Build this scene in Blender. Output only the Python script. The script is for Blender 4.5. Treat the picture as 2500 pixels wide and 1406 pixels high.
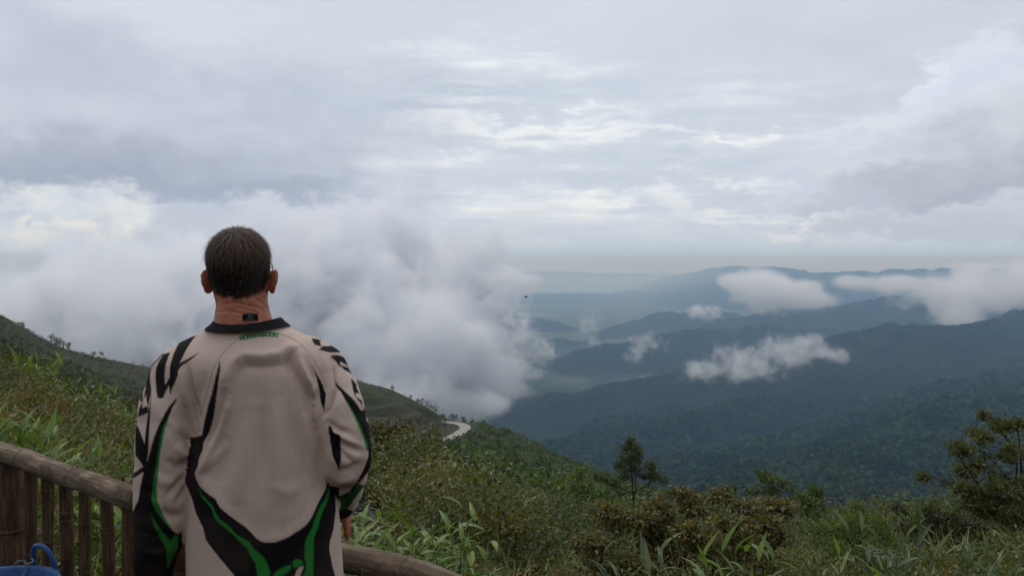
import bpy, bmesh, math, random
import numpy as np
from mathutils import Vector, Matrix
from mathutils.bvhtree import BVHTree

scene = bpy.context.scene
for _o in list(bpy.data.objects):
    bpy.data.objects.remove(_o)
COL = scene.collection
rng = np.random.default_rng(7)
random.seed(7)
F = 1925.0            # focal length in photograph pixels (photo is 2500 wide)
CAM_H = 1.65
PITCH = math.atan((703 - 640) / F)

# ------------------------------------------------------------------ camera
cam_d = bpy.data.cameras.new('camera')
cam = bpy.data.objects.new('camera', cam_d)
COL.objects.link(cam)
cam.location = (0, 0, CAM_H)
cam.rotation_euler = (math.pi / 2 - PITCH, 0, 0)
cam_d.sensor_width = 36.0
cam_d.lens = 36.0 * F / 2500
cam_d.clip_start = 0.05
cam_d.clip_end = 200000
scene.camera = cam

# ------------------------------------------------------------------ world, sun, exposure
scene.view_settings.view_transform = 'Standard'
scene.view_settings.look = 'None'
scene.view_settings.exposure = 0.0
scene.view_settings.gamma = 1.0
scene.view_settings.use_curve_mapping = False
cy = scene.cycles
cy.max_bounces = 14
cy.diffuse_bounces = 3
cy.glossy_bounces = 2
cy.transmission_bounces = 3
cy.transparent_max_bounces = 8
cy.volume_bounces = 12
cy.volume_step_rate = 1.0
cy.volume_max_steps = 256
cy.use_denoising = True
cy.sample_clamp_indirect = 4.0

SUN_EL, SUN_AZ = math.radians(58), math.radians(-25)   # high, ahead and to the left, behind cloud
sun_d = bpy.data.lights.new('sun', 'SUN')
sun_d.energy = 0.9
sun_d.angle = math.radians(25)
sun_d.color = (1.0, 0.96, 0.9)
sun = bpy.data.objects.new('sun', sun_d)
COL.objects.link(sun)
_sd = Vector((math.sin(SUN_AZ) * math.cos(SUN_EL), math.cos(SUN_AZ) * math.cos(SUN_EL), math.sin(SUN_EL)))
sun.rotation_euler = (-_sd).to_track_quat('-Z', 'Y').to_euler()
sun.location = (0, 0, 50)


class NT:
    """small helper round a node tree"""
    def __init__(self, tree):
        self.t = tree
        self.n = tree.nodes
        self.l = tree.links

    def node(self, typ, **kw):
        nd = self.n.new(typ)
        for k, v in kw.items():
            setattr(nd, k, v)
        return nd

    def put(self, sock, v):
        if v is None:
            return
        if hasattr(v, 'is_linked') or hasattr(v, 'node'):
            self.l.new(v, sock)
        else:
            sock.default_value = v

    def math(self, op, a, b=None, c=None, clamp=False):
        nd = self.node('ShaderNodeMath', operation=op)
        nd.use_clamp = clamp
        for i, v in enumerate((a, b, c)):
            if v is not None:
                self.put(nd.inputs[i], v)
        return nd.outputs[0]

    def vmath(self, op, a, b=None, scale=None):
        nd = self.node('ShaderNodeVectorMath', operation=op)
        self.put(nd.inputs[0], a)
        if b is not None:
            self.put(nd.inputs[1], b)
        if scale is not None:
            self.put(nd.inputs['Scale'], scale)
        return nd.outputs['Value'] if op in ('LENGTH', 'DOT_PRODUCT', 'DISTANCE') else nd.outputs[0]

    def noise(self, vec, scale, detail=4, rough=0.5, dist=0.0, out=0):
        nd = self.node('ShaderNodeTexNoise')
        self.put(nd.inputs['Vector'], vec)
        nd.inputs['Scale'].default_value = scale
        nd.inputs['Detail'].default_value = detail
        nd.inputs['Roughness'].default_value = rough
        nd.inputs['Distortion'].default_value = dist
        return nd.outputs[out]

    def mix(self, fac, a, b, blend='MIX'):
        nd = self.node('ShaderNodeMix', data_type='RGBA', blend_type=blend)
        self.put(nd.inputs[0], fac)
        self.put(nd.inputs[6], a)
        self.put(nd.inputs[7], b)
        return nd.outputs[2]

    def ramp(self, fac, stops, interp='LINEAR'):
        nd = self.node('ShaderNodeValToRGB')
        cr = nd.color_ramp
        cr.interpolation = interp
        while len(cr.elements) < len(stops):
            cr.elements.new(0.5)
        for e, (p, c) in zip(cr.elements, stops):
            e.position = p
            e.color = c if len(c) == 4 else (*c, 1)
        self.put(nd.inputs[0], fac)
        return nd.outputs[0]

    def smooth(self, x, a, b, lo=0.0, hi=1.0):
        nd = self.node('ShaderNodeMapRange', interpolation_type='SMOOTHSTEP')
        self.put(nd.inputs[0], x)
        for i, v in enumerate((a, b, lo, hi)):
            self.put(nd.inputs[i + 1], v)
        return nd.outputs[0]


def build_world():
    w = bpy.data.worlds.new('World')
    scene.world = w
    w.use_nodes = True
    T = NT(w.node_tree)
    T.n.clear()
    out = T.node('ShaderNodeOutputWorld')
    bg = T.node('ShaderNodeBackground')
    T.l.new(bg.outputs[0], out.inputs[0])
    tc = T.node('ShaderNodeTexCoord')
    d = tc.outputs['Generated']
    sky = T.node('ShaderNodeTexSky', sky_type='NISHITA')
    sky.sun_disc = False
    sky.sun_elevation = SUN_EL
    sky.sun_rotation = SUN_AZ
    sky.altitude = 1500
    clear = T.vmath('SCALE', sky.outputs[0], scale=0.10)
    sep = T.node('ShaderNodeSeparateXYZ')
    T.l.new(d, sep.inputs[0])
    x, y, z = sep.outputs
    az = T.math('ARCTAN2', x, y)                       # azimuth from straight ahead, radians
    el = T.math('ARCSINE', z)
    # cloud texture coordinates: a flat deck seen in perspective, and the sphere itself
    zz = T.math('ADD', T.math('MAXIMUM', z, 0.0), 0.10)
    deck = T.node('ShaderNodeCombineXYZ')
    T.l.new(T.math('DIVIDE', x, zz), deck.inputs[0])
    T.l.new(T.math('DIVIDE', y, zz), deck.inputs[1])
    deckv = deck.outputs[0]
    ball = T.vmath('MULTIPLY', d, (1.0, 1.0, 2.0))
    streak = T.vmath('MULTIPLY', d, (1.0, 1.0, 7.0))
    wob = T.noise(ball, 4.0, 5, 0.55, out=1)
    wv = T.node('ShaderNodeSeparateColor')
    T.l.new(wob, wv.inputs[0])
    wx = T.math('MULTIPLY_ADD', wv.outputs[0], 0.30, -0.15)
    wy = T.math('MULTIPLY_ADD', wv.outputs[1], 0.16, -0.08)
    wf = T.noise(ball, 14.0, 5, 0.6, out=1)
    wv2 = T.node('ShaderNodeSeparateColor')
    T.l.new(wf, wv2.inputs[0])
    wx = T.math('ADD', wx, T.math('MULTIPLY_ADD', wv2.outputs[0], 0.09, -0.045))
    wy = T.math('ADD', wy, T.math('MULTIPLY_ADD', wv2.outputs[1], 0.07, -0.035))
    wf3 = T.noise(ball, 42.0, 4, 0.6, out=1)
    wv3 = T.node('ShaderNodeSeparateColor')
    T.l.new(wf3, wv3.inputs[0])
    wx = T.math('ADD', wx, T.math('MULTIPLY_ADD', wv3.outputs[0], 0.050, -0.025))
    wy = T.math('ADD', wy, T.math('MULTIPLY_ADD', wv3.outputs[1], 0.050, -0.025))
    azw = T.math('ADD', az, wx)
    elw = T.math('ADD', el, wy)

    def radius(u, v, ru, rv):
        a0, e0 = math.atan((u - 1250) / F), math.atan((640 - v) / F)
        da = T.math('DIVIDE', T.math('SUBTRACT', azw, a0), ru / F)
        de = T.math('DIVIDE', T.math('SUBTRACT', elw, e0), rv / F)
        return T.math('SQRT', T.math('ADD', T.math('MULTIPLY', da, da), T.math('MULTIPLY', de, de))), de

    def blob(u, v, ru, rv, lo=1.25, hi=0.35):
        """soft-edged cloud or gap towards a compass direction (degrees worked from the photo)"""
        return T.smooth(radius(u, v, ru, rv)[0], lo, hi)

    def heap(c, u, v, ru, rv, lite, dark, amt=0.9, edge=0.25):
        """a heaped cloud: crisp billowed outline, paler crown, greyer base"""
        r, de = radius(u, v, ru, rv)
        t = T.math('ADD', T.smooth(de, -0.9, 0.8), T.math('MULTIPLY', T.math('SUBTRACT', cu, 0.5), 1.1), clamp=True)
        return T.mix(T.math('MULTIPLY', T.smooth(r, 1.0, 1.0 - edge), amt), c, T.mix(t, dark + (1,), lite + (1,)))

    n_big = T.noise(ball, 2.2, 6, 0.55)
    n_mid = T.noise(ball, 7.0, 6, 0.6)
    n_str = T.noise(streak, 3.2, 7, 0.62, 0.3)
    n_fine = T.noise(streak, 11.0, 6, 0.62, 0.4)
    n_deck = T.noise(deckv, 0.55, 7, 0.6, 0.3)
    cu = T.noise(T.vmath('MULTIPLY', d, (1.0, 1.0, 1.5)), 15.0, 7, 0.60, 0.2)
    base = T.ramp(n_deck, [(0.30, (0.47, 0.505, 0.585)), (0.5, (0.57, 0.595, 0.665)), (0.70, (0.67, 0.69, 0.75))])
    base = T.mix(T.math('MULTIPLY', T.smooth(n_mid, 0.36, 0.66), 0.7), base, (0.60, 0.622, 0.69, 1))
    c = base
    # thin cloud near the horizon: bluish white streaks
    hz = T.smooth(el, 0.16, 0.0)
    c = T.mix(T.math('MULTIPLY', hz, 0.8), c, T.ramp(n_str, [(0.3, (0.46, 0.56, 0.69)), (0.55, (0.53, 0.61, 0.72)), (0.8, (0.63, 0.68, 0.75))]))
    # the brighter break ahead of the camera
    br = T.math('MAXIMUM', blob(1500, 380, 760, 260), blob(1200, 230, 460, 130))
    st = T.math('ADD', T.math('MULTIPLY', n_str, 0.7), T.math('MULTIPLY', n_fine, 0.3))
    c = T.mix(T.math('MULTIPLY', br, 0.55), c, (0.585, 0.625, 0.69, 1))
    c = T.mix(T.math('MULTIPLY', br, T.smooth(st, 0.47, 0.60)), c, (0.70, 0.725, 0.765, 1))
    c = T.mix(T.math('MULTIPLY', br, T.math('MULTIPLY', T.smooth(st, 0.56, 0.66), 0.85)), c, (0.84, 0.84, 0.83, 1))
    c = T.mix(T.math('MULTIPLY', br, T.math('MULTIPLY', T.smooth(st, 0.46, 0.36), 0.6)), c, (0.47, 0.53, 0.61, 1))
    for u, v, ru, rv, a in ((1360, 305, 330, 34, .75), (1820, 312, 230, 24, .8), (1180, 275, 220, 40, .7), (1150, 360, 90, 22, .75), (1730, 440, 150, 12, .6), (1850, 525, 260, 26, .6), (1480, 505, 260, 16, .55), (1100, 250, 120, 60, .4)):
        c = T.mix(T.math('MULTIPLY', T.math('MULTIPLY', blob(u, v, ru, rv, 1.3, 0.2), T.smooth(n_fine, 0.38, 0.56)), a), c, (0.83, 0.835, 0.82, 1))
    # slate streaks across the break
    c = T.mix(T.math('MULTIPLY', blob(1600, 395, 400, 40), T.math('MULTIPLY', T.smooth(n_fine, 0.42, 0.6), 0.55)), c, (0.48, 0.54, 0.61, 1))
    c = T.mix(T.math('MULTIPLY', blob(1500, 460, 420, 34), 0.40), c, (0.49, 0.535, 0.61, 1))
    c = T.mix(T.math('MULTIPLY', blob(1450, 235, 500, 40), 0.45), c, (0.50, 0.555, 0.635, 1))
    # upper left: a big grey cloud base, darker towards its lower edge
    g1 = T.math('MAXIMUM', blob(480, 330, 760, 200), blob(100, 420, 700, 120))
    c = T.mix(T.math('MULTIPLY', g1, 0.70), c, T.ramp(n_mid, [(0.3, (0.385, 0.415, 0.505)), (0.7, (0.56, 0.585, 0.66))]))
    g2 = T.math('MAXIMUM', blob(200, 425, 640, 100, 1.35, 0.1), blob(700, 470, 330, 75))
    c = T.mix(T.math('MULTIPLY', g2, 0.75), c, (0.335, 0.360, 0.450, 1))
    c = T.mix(T.math('MULTIPLY', blob(300, 470, 420, 44, 1.4, 0.1), 0.5), c, (0.29, 0.32, 0.41, 1))
    c = T.mix(T.math('MULTIPLY', blob(60, 130, 230, 80), 0.45), c, (0.44, 0.465, 0.555, 1))
    c = T.mix(T.math('MULTIPLY', blob(420, 70, 420, 90), 0.4), c, (0.67, 0.69, 0.745, 1))
    # bright opening low on the left with piled white cumulus
    op = blob(190, 580, 330, 100, 1.15, 0.55)
    c = T.mix(T.math('MULTIPLY', op, 0.75), c, T.ramp(cu, [(0.34, (0.50, 0.55, 0.62)), (0.46, (0.64, 0.665, 0.70)), (0.58, (0.76, 0.755, 0.73))]))
    for u, v, ru, rv in ((60, 612, 60, 46), (215, 600, 70, 40), (290, 612, 80, 32), (345, 570, 50, 30), (120, 590, 40, 26), (260, 650, 110, 30)):
        c = heap(c, u, v, ru, rv, (0.84, 0.82, 0.765), (0.62, 0.64, 0.67), 0.7, 0.6)
    # grey cloud in front of the opening, and the column behind the man's head
    c = heap(c, 130, 745, 250, 105, (0.45, 0.475, 0.555), (0.42, 0.455, 0.545), 0.9, 0.3)
    c = heap(c, 560, 610, 200, 120, (0.50, 0.53, 0.605), (0.43, 0.47, 0.555), 0.85, 0.35)
    # right: heaped grey cumulus with paler crowns
    for u, v, ru, rv, l, k in ((2320, 262, 95, 66, .72, .58), (2480, 250, 85, 110, .69, .55), (2180, 335, 140, 76, .68, .54), (2330, 360, 210, 100, .655, .42), (2460, 400, 170, 120, .58, .38), (2170, 425, 190, 64, .63, .47),
                               (2000, 415, 130, 42, .62, .50), (2370, 455, 280, 70, .49, .33), (2100, 480, 200, 40, .52, .43), (2250, 545, 270, 45, .52, .44)):
        c = heap(c, u, v, ru, rv, (l * .98, l * 1.02, l * 1.10), (k + .03, (k + .03) * 1.07, (k + .03) * 1.30), 0.86, 0.55)
    # cloud climbing behind the man and over the far hills
    for u, v, ru, rv, l in ((800, 600, 160, 80, .60), (1000, 590, 170, 70, .63), (1180, 600, 130, 60, .645), (1290, 640, 90, 44, .66), (900, 690, 300, 90, .66), (1120, 670, 200, 70, .665), (700, 700, 260, 130, .62)):
        c = heap(c, u, v, ru, rv, (l, l * 1.03, l * 1.08), (l * .86, l * .91, l * 1.0), 0.75, 0.6)
    # pale bluish mist bank along the horizon
    c = T.mix(T.math('MULTIPLY', T.smooth(el, 0.034, 0.0), 0.75), c, T.ramp(n_str, [(0.35, (0.35, 0.55, 0.82)), (0.7, (0.44, 0.61, 0.83))]))
    # gaps of clear sky showing faintly through the thin deck overhead
    c = T.mix(T.math('MULTIPLY', T.smooth(n_big, 0.36, 0.28), 0.25), c, clear)
    # below the horizon: mist
    c = T.mix(T.smooth(el, -0.01, -0.12), c, (0.42, 0.47, 0.54, 1))
    c = T.mix(1.0, c, (0.965, 1.0, 1.015, 1), 'MULTIPLY')
    T.l.new(c, bg.inputs[0])
    bg.inputs[1].default_value = 1.13
    w.cycles.sampling_method = 'MANUAL'
    w.cycles.sample_map_resolution = 512


build_world()

# ------------------------------------------------------------------ helpers
_cp, _sp = math.cos(PITCH), math.sin(PITCH)


def ray(u, v):
    """direction (not normalised, forward distance 1 along the view axis) through a photograph pixel"""
    a, b = (u - 1250) / F, (703 - v) / F
    return np.array([a, _cp + b * _sp, -_sp + b * _cp])


def P(u, v, d):
    """point in the place seen at photo pixel (u, v), d metres ahead (along +Y)"""
    r = ray(u, v)
    return np.array([0, 0, CAM_H]) + r * (d / r[1])


def proj(p):
    """photo pixel of points (n,3)"""
    p = np.asarray(p, float) - np.array([0, 0, CAM_H])
    fw = p[:, 1] * _cp - p[:, 2] * _sp
    up = p[:, 1] * _sp + p[:, 2] * _cp
    return 1250 + F * p[:, 0] / fw, 703 - F * up / fw


def mesh_np(name, verts, faces, smooth=True, cols=None, attr='tint'):
    """mesh from numpy arrays; faces (m,3) or (m,4) array, or a list of such"""
    me = bpy.data.meshes.new(name)
    verts = np.ascontiguousarray(verts, np.float32)
    if isinstance(faces, np.ndarray):
        faces = [faces]
    faces = [f for f in faces if len(f)]
    loops = np.concatenate([f.ravel() for f in faces]).astype(np.int32)
    tot = np.concatenate([np.full(len(f), f.shape[1], np.int32) for f in faces])
    start = np.concatenate([[0], np.cumsum(tot)[:-1]]).astype(np.int32)
    me.vertices.add(len(verts))
    me.vertices.foreach_set('co', verts.ravel())
    me.loops.add(len(loops))
    me.loops.foreach_set('vertex_index', loops)
    me.polygons.add(len(tot))
    me.polygons.foreach_set('loop_start', start)
    me.polygons.foreach_set('loop_total', tot)
    me.update(calc_edges=True)
    me.polygons.foreach_set('use_smooth', np.full(len(tot), smooth, bool))
    if cols is not None:
        a = me.attributes.new(attr, 'FLOAT_COLOR', 'POINT')
        c = np.ones((len(verts), 4), np.float32)
        c[:, :3] = cols
        a.data.foreach_set('color', c.ravel())
    return me


def link(name, data, mat=None, parent=None, label=None, cat=None, group=None, kind=None):
    o = bpy.data.objects.new(name, data)
    COL.objects.link(o)
    if mat is not None and data is not None:
        data.materials.append(mat)
    if parent is not None:
        o.parent = parent
    for k, v in (('label', label), ('category', cat), ('group', group), ('kind', kind)):
        if v:
            o[k] = v
    return o


def thing(name, label, cat, loc=(0, 0, 0), group=None, rot=0.0):
    o = link(name, None, None, None, label, cat, group)
    o.location = loc
    o.rotation_euler = (0, 0, rot)
    o.empty_display_size = 0.2
    return o


def new_mat(name):
    m = bpy.data.materials.new(name)
    m.use_nodes = True
    T = NT(m.node_tree)
    T.n.clear()
    out = T.node('ShaderNodeOutputMaterial')
    return m, T, out


def principled(T, out, color, rough=0.7, spec=0.3, normal=None, **kw):
    b = T.node('ShaderNodeBsdfPrincipled')
    T.put(b.inputs['Base Color'], color)
    T.put(b.inputs['Roughness'], rough)
    b.inputs['Specular IOR Level'].default_value = spec
    if normal is not None:
        T.l.new(normal, b.inputs['Normal'])
    for k, v in kw.items():
        T.put(b.inputs[k], v)
    if out is not None:
        T.l.new(b.outputs[0], out.inputs[0])
    return b


def bump(T, h, strength=0.5, dist=0.01):
    b = T.node('ShaderNodeBump')
    b.inputs['Strength'].default_value = strength
    b.inputs['Distance'].default_value = dist
    T.l.new(h, b.inputs['Height'])
    return b.outputs[0]


# gradient noise in numpy
_perm = np.random.default_rng(3).permutation(4096)


def _hash(ix, iy):
    return _perm[(_perm[ix & 4095] + iy) & 4095]


_ga = np.random.default_rng(4).uniform(0, 2 * np.pi, 4096)
_gx, _gy = np.cos(_ga), np.sin(_ga)


def gnoise(x, y):
    x0, y0 = np.floor(x).astype(np.int64), np.floor(y).astype(np.int64)
    fx, fy = x - x0, y - y0
    sx, sy = fx * fx * fx * (fx * (fx * 6 - 15) + 10), fy * fy * fy * (fy * (fy * 6 - 15) + 10)

    def g(ix, iy, dx, dy):
        h = _hash(ix, iy)
        return _gx[h] * dx + _gy[h] * dy
    a = g(x0, y0, fx, fy)
    b = g(x0 + 1, y0, fx - 1, fy)
    c = g(x0, y0 + 1, fx, fy - 1)
    d = g(x0 + 1, y0 + 1, fx - 1, fy - 1)
    return (a + (b - a) * sx) * (1 - sy) + (c + (d - c) * sx) * sy


def fbm(x, y, octv=5, gain=0.5, ridged=False):
    s, amp, t = 0, 1.0, 0
    for i in range(octv):
        n = gnoise(x * 2 ** i + 17.3 * i, y * 2 ** i - 9.1 * i)
        if ridged:
            n = 0.5 - 2 * np.abs(n)
        s = s + n * amp
        t += amp
        amp *= gain
    return s / t


def smoothstep(a, b, x):
    t = np.clip((x - a) / (b - a), 0, 1)
    return t * t * (3 - 2 * t)


def grid_faces(nr, nc):
    i = np.arange(nr * nc).reshape(nr, nc)
    return np.stack([i[:-1, :-1], i[:-1, 1:], i[1:, 1:], i[1:, :-1]], -1).reshape(-1, 4)


def tube(path, radii, sides=8, cap=True):
    """verts, faces (quads list + caps) of a tube along a path"""
    path = np.asarray(path, float)
    n = len(path)
    radii = np.broadcast_to(np.asarray(radii, float), (n,))
    tan = np.gradient(path, axis=0)
    tan /= np.linalg.norm(tan, axis=1)[:, None] + 1e-9
    up = np.array([0, 0, 1.0]) if abs(tan[0][2]) < 0.9 else np.array([1.0, 0, 0])
    vs = []
    a = np.cross(tan[0], up)
    a /= np.linalg.norm(a)
    for i in range(n):
        a = a - tan[i] * np.dot(a, tan[i])
        a /= np.linalg.norm(a) + 1e-9
        b = np.cross(tan[i], a)
        th = np.linspace(0, 2 * np.pi, sides, endpoint=False)
        vs.append(path[i] + radii[i] * (np.cos(th)[:, None] * a + np.sin(th)[:, None] * b))
    v = np.concatenate(vs)
    i = np.arange(n * sides).reshape(n, sides)
    j = np.roll(i, -1, axis=1)
    q = np.stack([i[:-1], j[:-1], j[1:], i[1:]], -1).reshape(-1, 4)
    if cap:
        v = np.concatenate([v, path[:1], path[-1:]])
        c0, c1 = n * sides, n * sides + 1
        t0 = np.stack([np.full(sides, c0), j[0], i[0]], -1)
        t1 = np.stack([np.full(sides, c1), i[-1], j[-1]], -1)
        return v, [q, np.concatenate([t0, t1])]
    return v, [q]


class MB:
    """collects pieces (verts, [faces]) into one mesh"""
    def __init__(self):
        self.v, self.q, self.t, self.c, self.n = [], [], [], [], 0

    def add(self, v, faces, col=None):
        if isinstance(faces, np.ndarray):
            faces = [faces]
        for f in faces:
            if len(f):
                (self.q if f.shape[1] == 4 else self.t).append(f + self.n)
        self.v.append(v)
        if col is not None:
            self.c.append(np.broadcast_to(np.asarray(col, float), (len(v), 3)))
        self.n += len(v)

    def mesh(self, name, smooth=True):
        f = []
        if self.q:
            f.append(np.concatenate(self.q))
        if self.t:
            f.append(np.concatenate(self.t))
        return mesh_np(name, np.concatenate(self.v), f, smooth, np.concatenate(self.c) if self.c else None)


def catmull(pts, n):
    """smooth curve through points (k,d), n samples"""
    p = np.asarray(pts, float)
    p = np.concatenate([2 * p[:1] - p[1:2], p, 2 * p[-1:] - p[-2:-1]])
    k = len(p) - 3
    t = np.linspace(0, k, n)
    i = np.minimum(t.astype(int), k - 1)
    f = (t - i)[:, None]
    a, b, c, d = p[i], p[i + 1], p[i + 2], p[i + 3]
    return 0.5 * (2 * b + (c - a) * f + (2 * a - 5 * b + 4 * c - d) * f ** 2 + (3 * b - a - 3 * c + d) * f ** 3)

# ------------------------------------------------------------------ terrain
# near and middle ground: height profiles outward from the lookout, read off the photo column by column: (distance, photo row)
def _z(d, z):
    return (d, 640 + (CAM_H - z) / d * F)


PROFILE = {
    -1500: [_z(1, 0), _z(3, 0), _z(4, .3), _z(6, 1.2), (9, 640), (14, 560), (25, 600), (100, 600), (250, 560), (350, 520), (500, 540), (900, 640), (1300, 700)],
    -500: [_z(1, 0), _z(3, 0), _z(4, .15), _z(6, .5), (9, 920), (14, 810), (25, 870), (100, 780), (250, 720), (350, 690), (500, 700), (900, 800), (1300, 900)],
    0: [_z(1, 0), _z(3, 0), _z(4, .02), _z(5.5, .1), (8, 1060), (11, 985), (14, 915), (25, 975), (100, 870), (250, 812), (350, 768), (500, 800), (900, 950), (1300, 1000)],
    130: [_z(1, 0), _z(3, 0), _z(4, 0), _z(5.5, 0), (8, 1110), (11, 1040), (14, 975), (25, 1030), (100, 930), (250, 880), (370, 842), (500, 870), (900, 1000), (1300, 1040)],
    340: [_z(1, 0), _z(2.8, 0), _z(4, -.1), (6, 1290), (8, 1215), (11, 1140), (14, 1080), (25, 1110), (100, 1020), (200, 985), (300, 945), (430, 889), (600, 930), (900, 1050), (1300, 1080)],
    620: [_z(1, 0), _z(2.6, 0), _z(4, -.3), (6, 1350), (9, 1230), (14, 1140), (18, 1115), (40, 1115), (100, 1070), (250, 1005), (380, 985), (445, 895), (600, 930), (900, 1060), (1300, 1090)],
    800: [_z(1, 0), _z(2.4, 0), _z(4, -.5), (6, 1390), (9, 1240), (14, 1170), (20, 1150), (40, 1140), (100, 1100), (250, 1050), (350, 1060), (420, 1052), (460, 900), (600, 945), (900, 1070), (1300, 1100)],
    950: [_z(1, 0), _z(2.2, 0), _z(4, -.8), (6, 1440), (9, 1270), (14, 1200), (20, 1180), (40, 1150), (100, 1120), (250, 1085), (350, 1075), (420, 1062), (465, 938), (600, 985), (900, 1085), (1300, 1110)],
    1040: [_z(1, 0), _z(2.1, 0), _z(4, -.9), (6, 1500), (10, 1310), (15, 1240), (25, 1200), (50, 1160), (100, 1130), (250, 1098), (360, 1082), (425, 1056), (452, 990), (600, 1020), (900, 1110), (1300, 1120)],
    1090: [_z(1, 0), _z(2.1, 0), _z(4, -.9), (6, 1540), (10, 1330), (15, 1270), (25, 1215), (50, 1165), (100, 1135), (200, 1108), (300, 1088), (400, 1068), (440, 1034), (480, 1023), (600, 1060), (900, 1140), (1300, 1140)],
    1180: [_z(1, 0), _z(2.1, 0), _z(4, -1), (6, 1560), (10, 1370), (15, 1300), (25, 1240), (50, 1195), (100, 1160), (200, 1118), (300, 1085), (400, 1045), (440, 1033), (500, 1045), (600, 1080), (900, 1160), (1300, 1160)],
    1250: [_z(1, 0), _z(2.1, -.1), _z(4, -1.1), (7, 1530), (12, 1380), (20, 1300), (40, 1240), (80, 1200), (150, 1160), (250, 1118), (400, 1062), (500, 1080), (700, 1150), (900, 1190), (1300, 1180)],
    1400: [_z(1, 0), _z(2.1, -.2), _z(4, -1.1), (7, 1520), (12, 1390), (20, 1325), (40, 1275), (80, 1240), (150, 1200), (250, 1165), (360, 1139), (500, 1180), (900, 1260), (1300, 1220)],
    1650: [_z(1, 0), _z(2.1, -.3), _z(4, -1.1), (7, 1500), (12, 1380), (20, 1320), (40, 1290), (80, 1275), (150, 1250), (250, 1232), (330, 1230), (500, 1262), (900, 1290), (1300, 1260)],
    1900: [_z(1, 0), _z(2.1, -.3), _z(4, -1.1), (7, 1490), (12, 1390), (20, 1345), (40, 1325), (80, 1315), (200, 1310), (400, 1310), (900, 1280), (1300, 1230)],
    2200: [_z(1, 0), _z(2.1, -.3), _z(4, -1), (7, 1470), (12, 1380), (20, 1335), (40, 1315), (100, 1300), (250, 1280), (500, 1265), (900, 1240), (1300, 1190)],
    2500: [_z(1, 0), _z(2.1, -.3), _z(4, -.9), (7, 1430), (12, 1340), (20, 1300), (40, 1280), (100, 1265), (300, 1240), (600, 1215), (900, 1190), (1300, 1140)],
    3000: [_z(1, 0), _z(2.1, -.2), _z(4, -.7), (7, 1370), (12, 1290), (20, 1250), (40, 1230), (100, 1210), (300, 1190), (600, 1160), (900, 1130), (1300, 1090)],
    4500: [_z(1, 0), _z(2.1, 0), _z(4, -.4), (7, 1250), (12, 1200), (20, 1150), (40, 1120), (100, 1090), (300, 1060), (600, 1030), (900, 1010), (1300, 980)],
}
_LD = np.linspace(math.log(1.0), math.log(1300), 220)
_UA = np.array(sorted(PROFILE))
_AZ = (_UA - 1250) / F                                   # tangent of azimuth
_TAB = []
for _u in _UA:
    dv = np.array(PROFILE[_u], float)
    # slope below the eye line, smoothed a little along the profile
    s = np.interp(_LD, np.log(dv[:, 0]), (dv[:, 1] - 640) / F)
    near = np.exp(_LD) < 3.2
    s[near] = np.interp(_LD, np.log(dv[:, 0]), CAM_H - (dv[:, 1] - 640) / F * dv[:, 0])[near]
    s[near] = (CAM_H - s[near]) / np.exp(_LD[near])
    _TAB.append(s)
_TAB = np.array(_TAB)
_k = np.array([1, 3, 4, 3, 1.0])
_k /= _k.sum()
_zt = CAM_H - _TAB * np.exp(_LD)
_far = np.exp(_LD) > 5
_sm = np.stack([np.convolve(np.pad(r, 2, 'edge'), _k, 'valid') for r in _TAB])
_TAB[:, _far] = _sm[:, _far]
# interpolation over azimuth: smooth (Catmull-Rom on a fine table)
_AZF = np.linspace(_AZ[0], _AZ[-1], 900)
_TABF = np.stack([np.interp(_AZF, _AZ, _TAB[:, j]) for j in range(len(_LD))], 1)
_w = np.hanning(13)
_w /= _w.sum()
_TABF = np.stack([np.convolve(np.pad(_TABF[:, j], 6, 'edge'), _w, 'valid') for j in range(len(_LD))], 1)


ROAD = catmull(np.array([P(u, v, d) for u, v, d in ((1070, 1029, 456), (1092, 1030.5, 452), (1110, 1032, 448), (1124, 1034.5, 442), (1134, 1039.5, 433), (1135, 1046, 421), (1127, 1053, 409),
                                                    (1114, 1060.5, 396), (1101, 1068, 383), (1090, 1075, 370), (1078, 1084, 352))]), 50)


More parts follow.
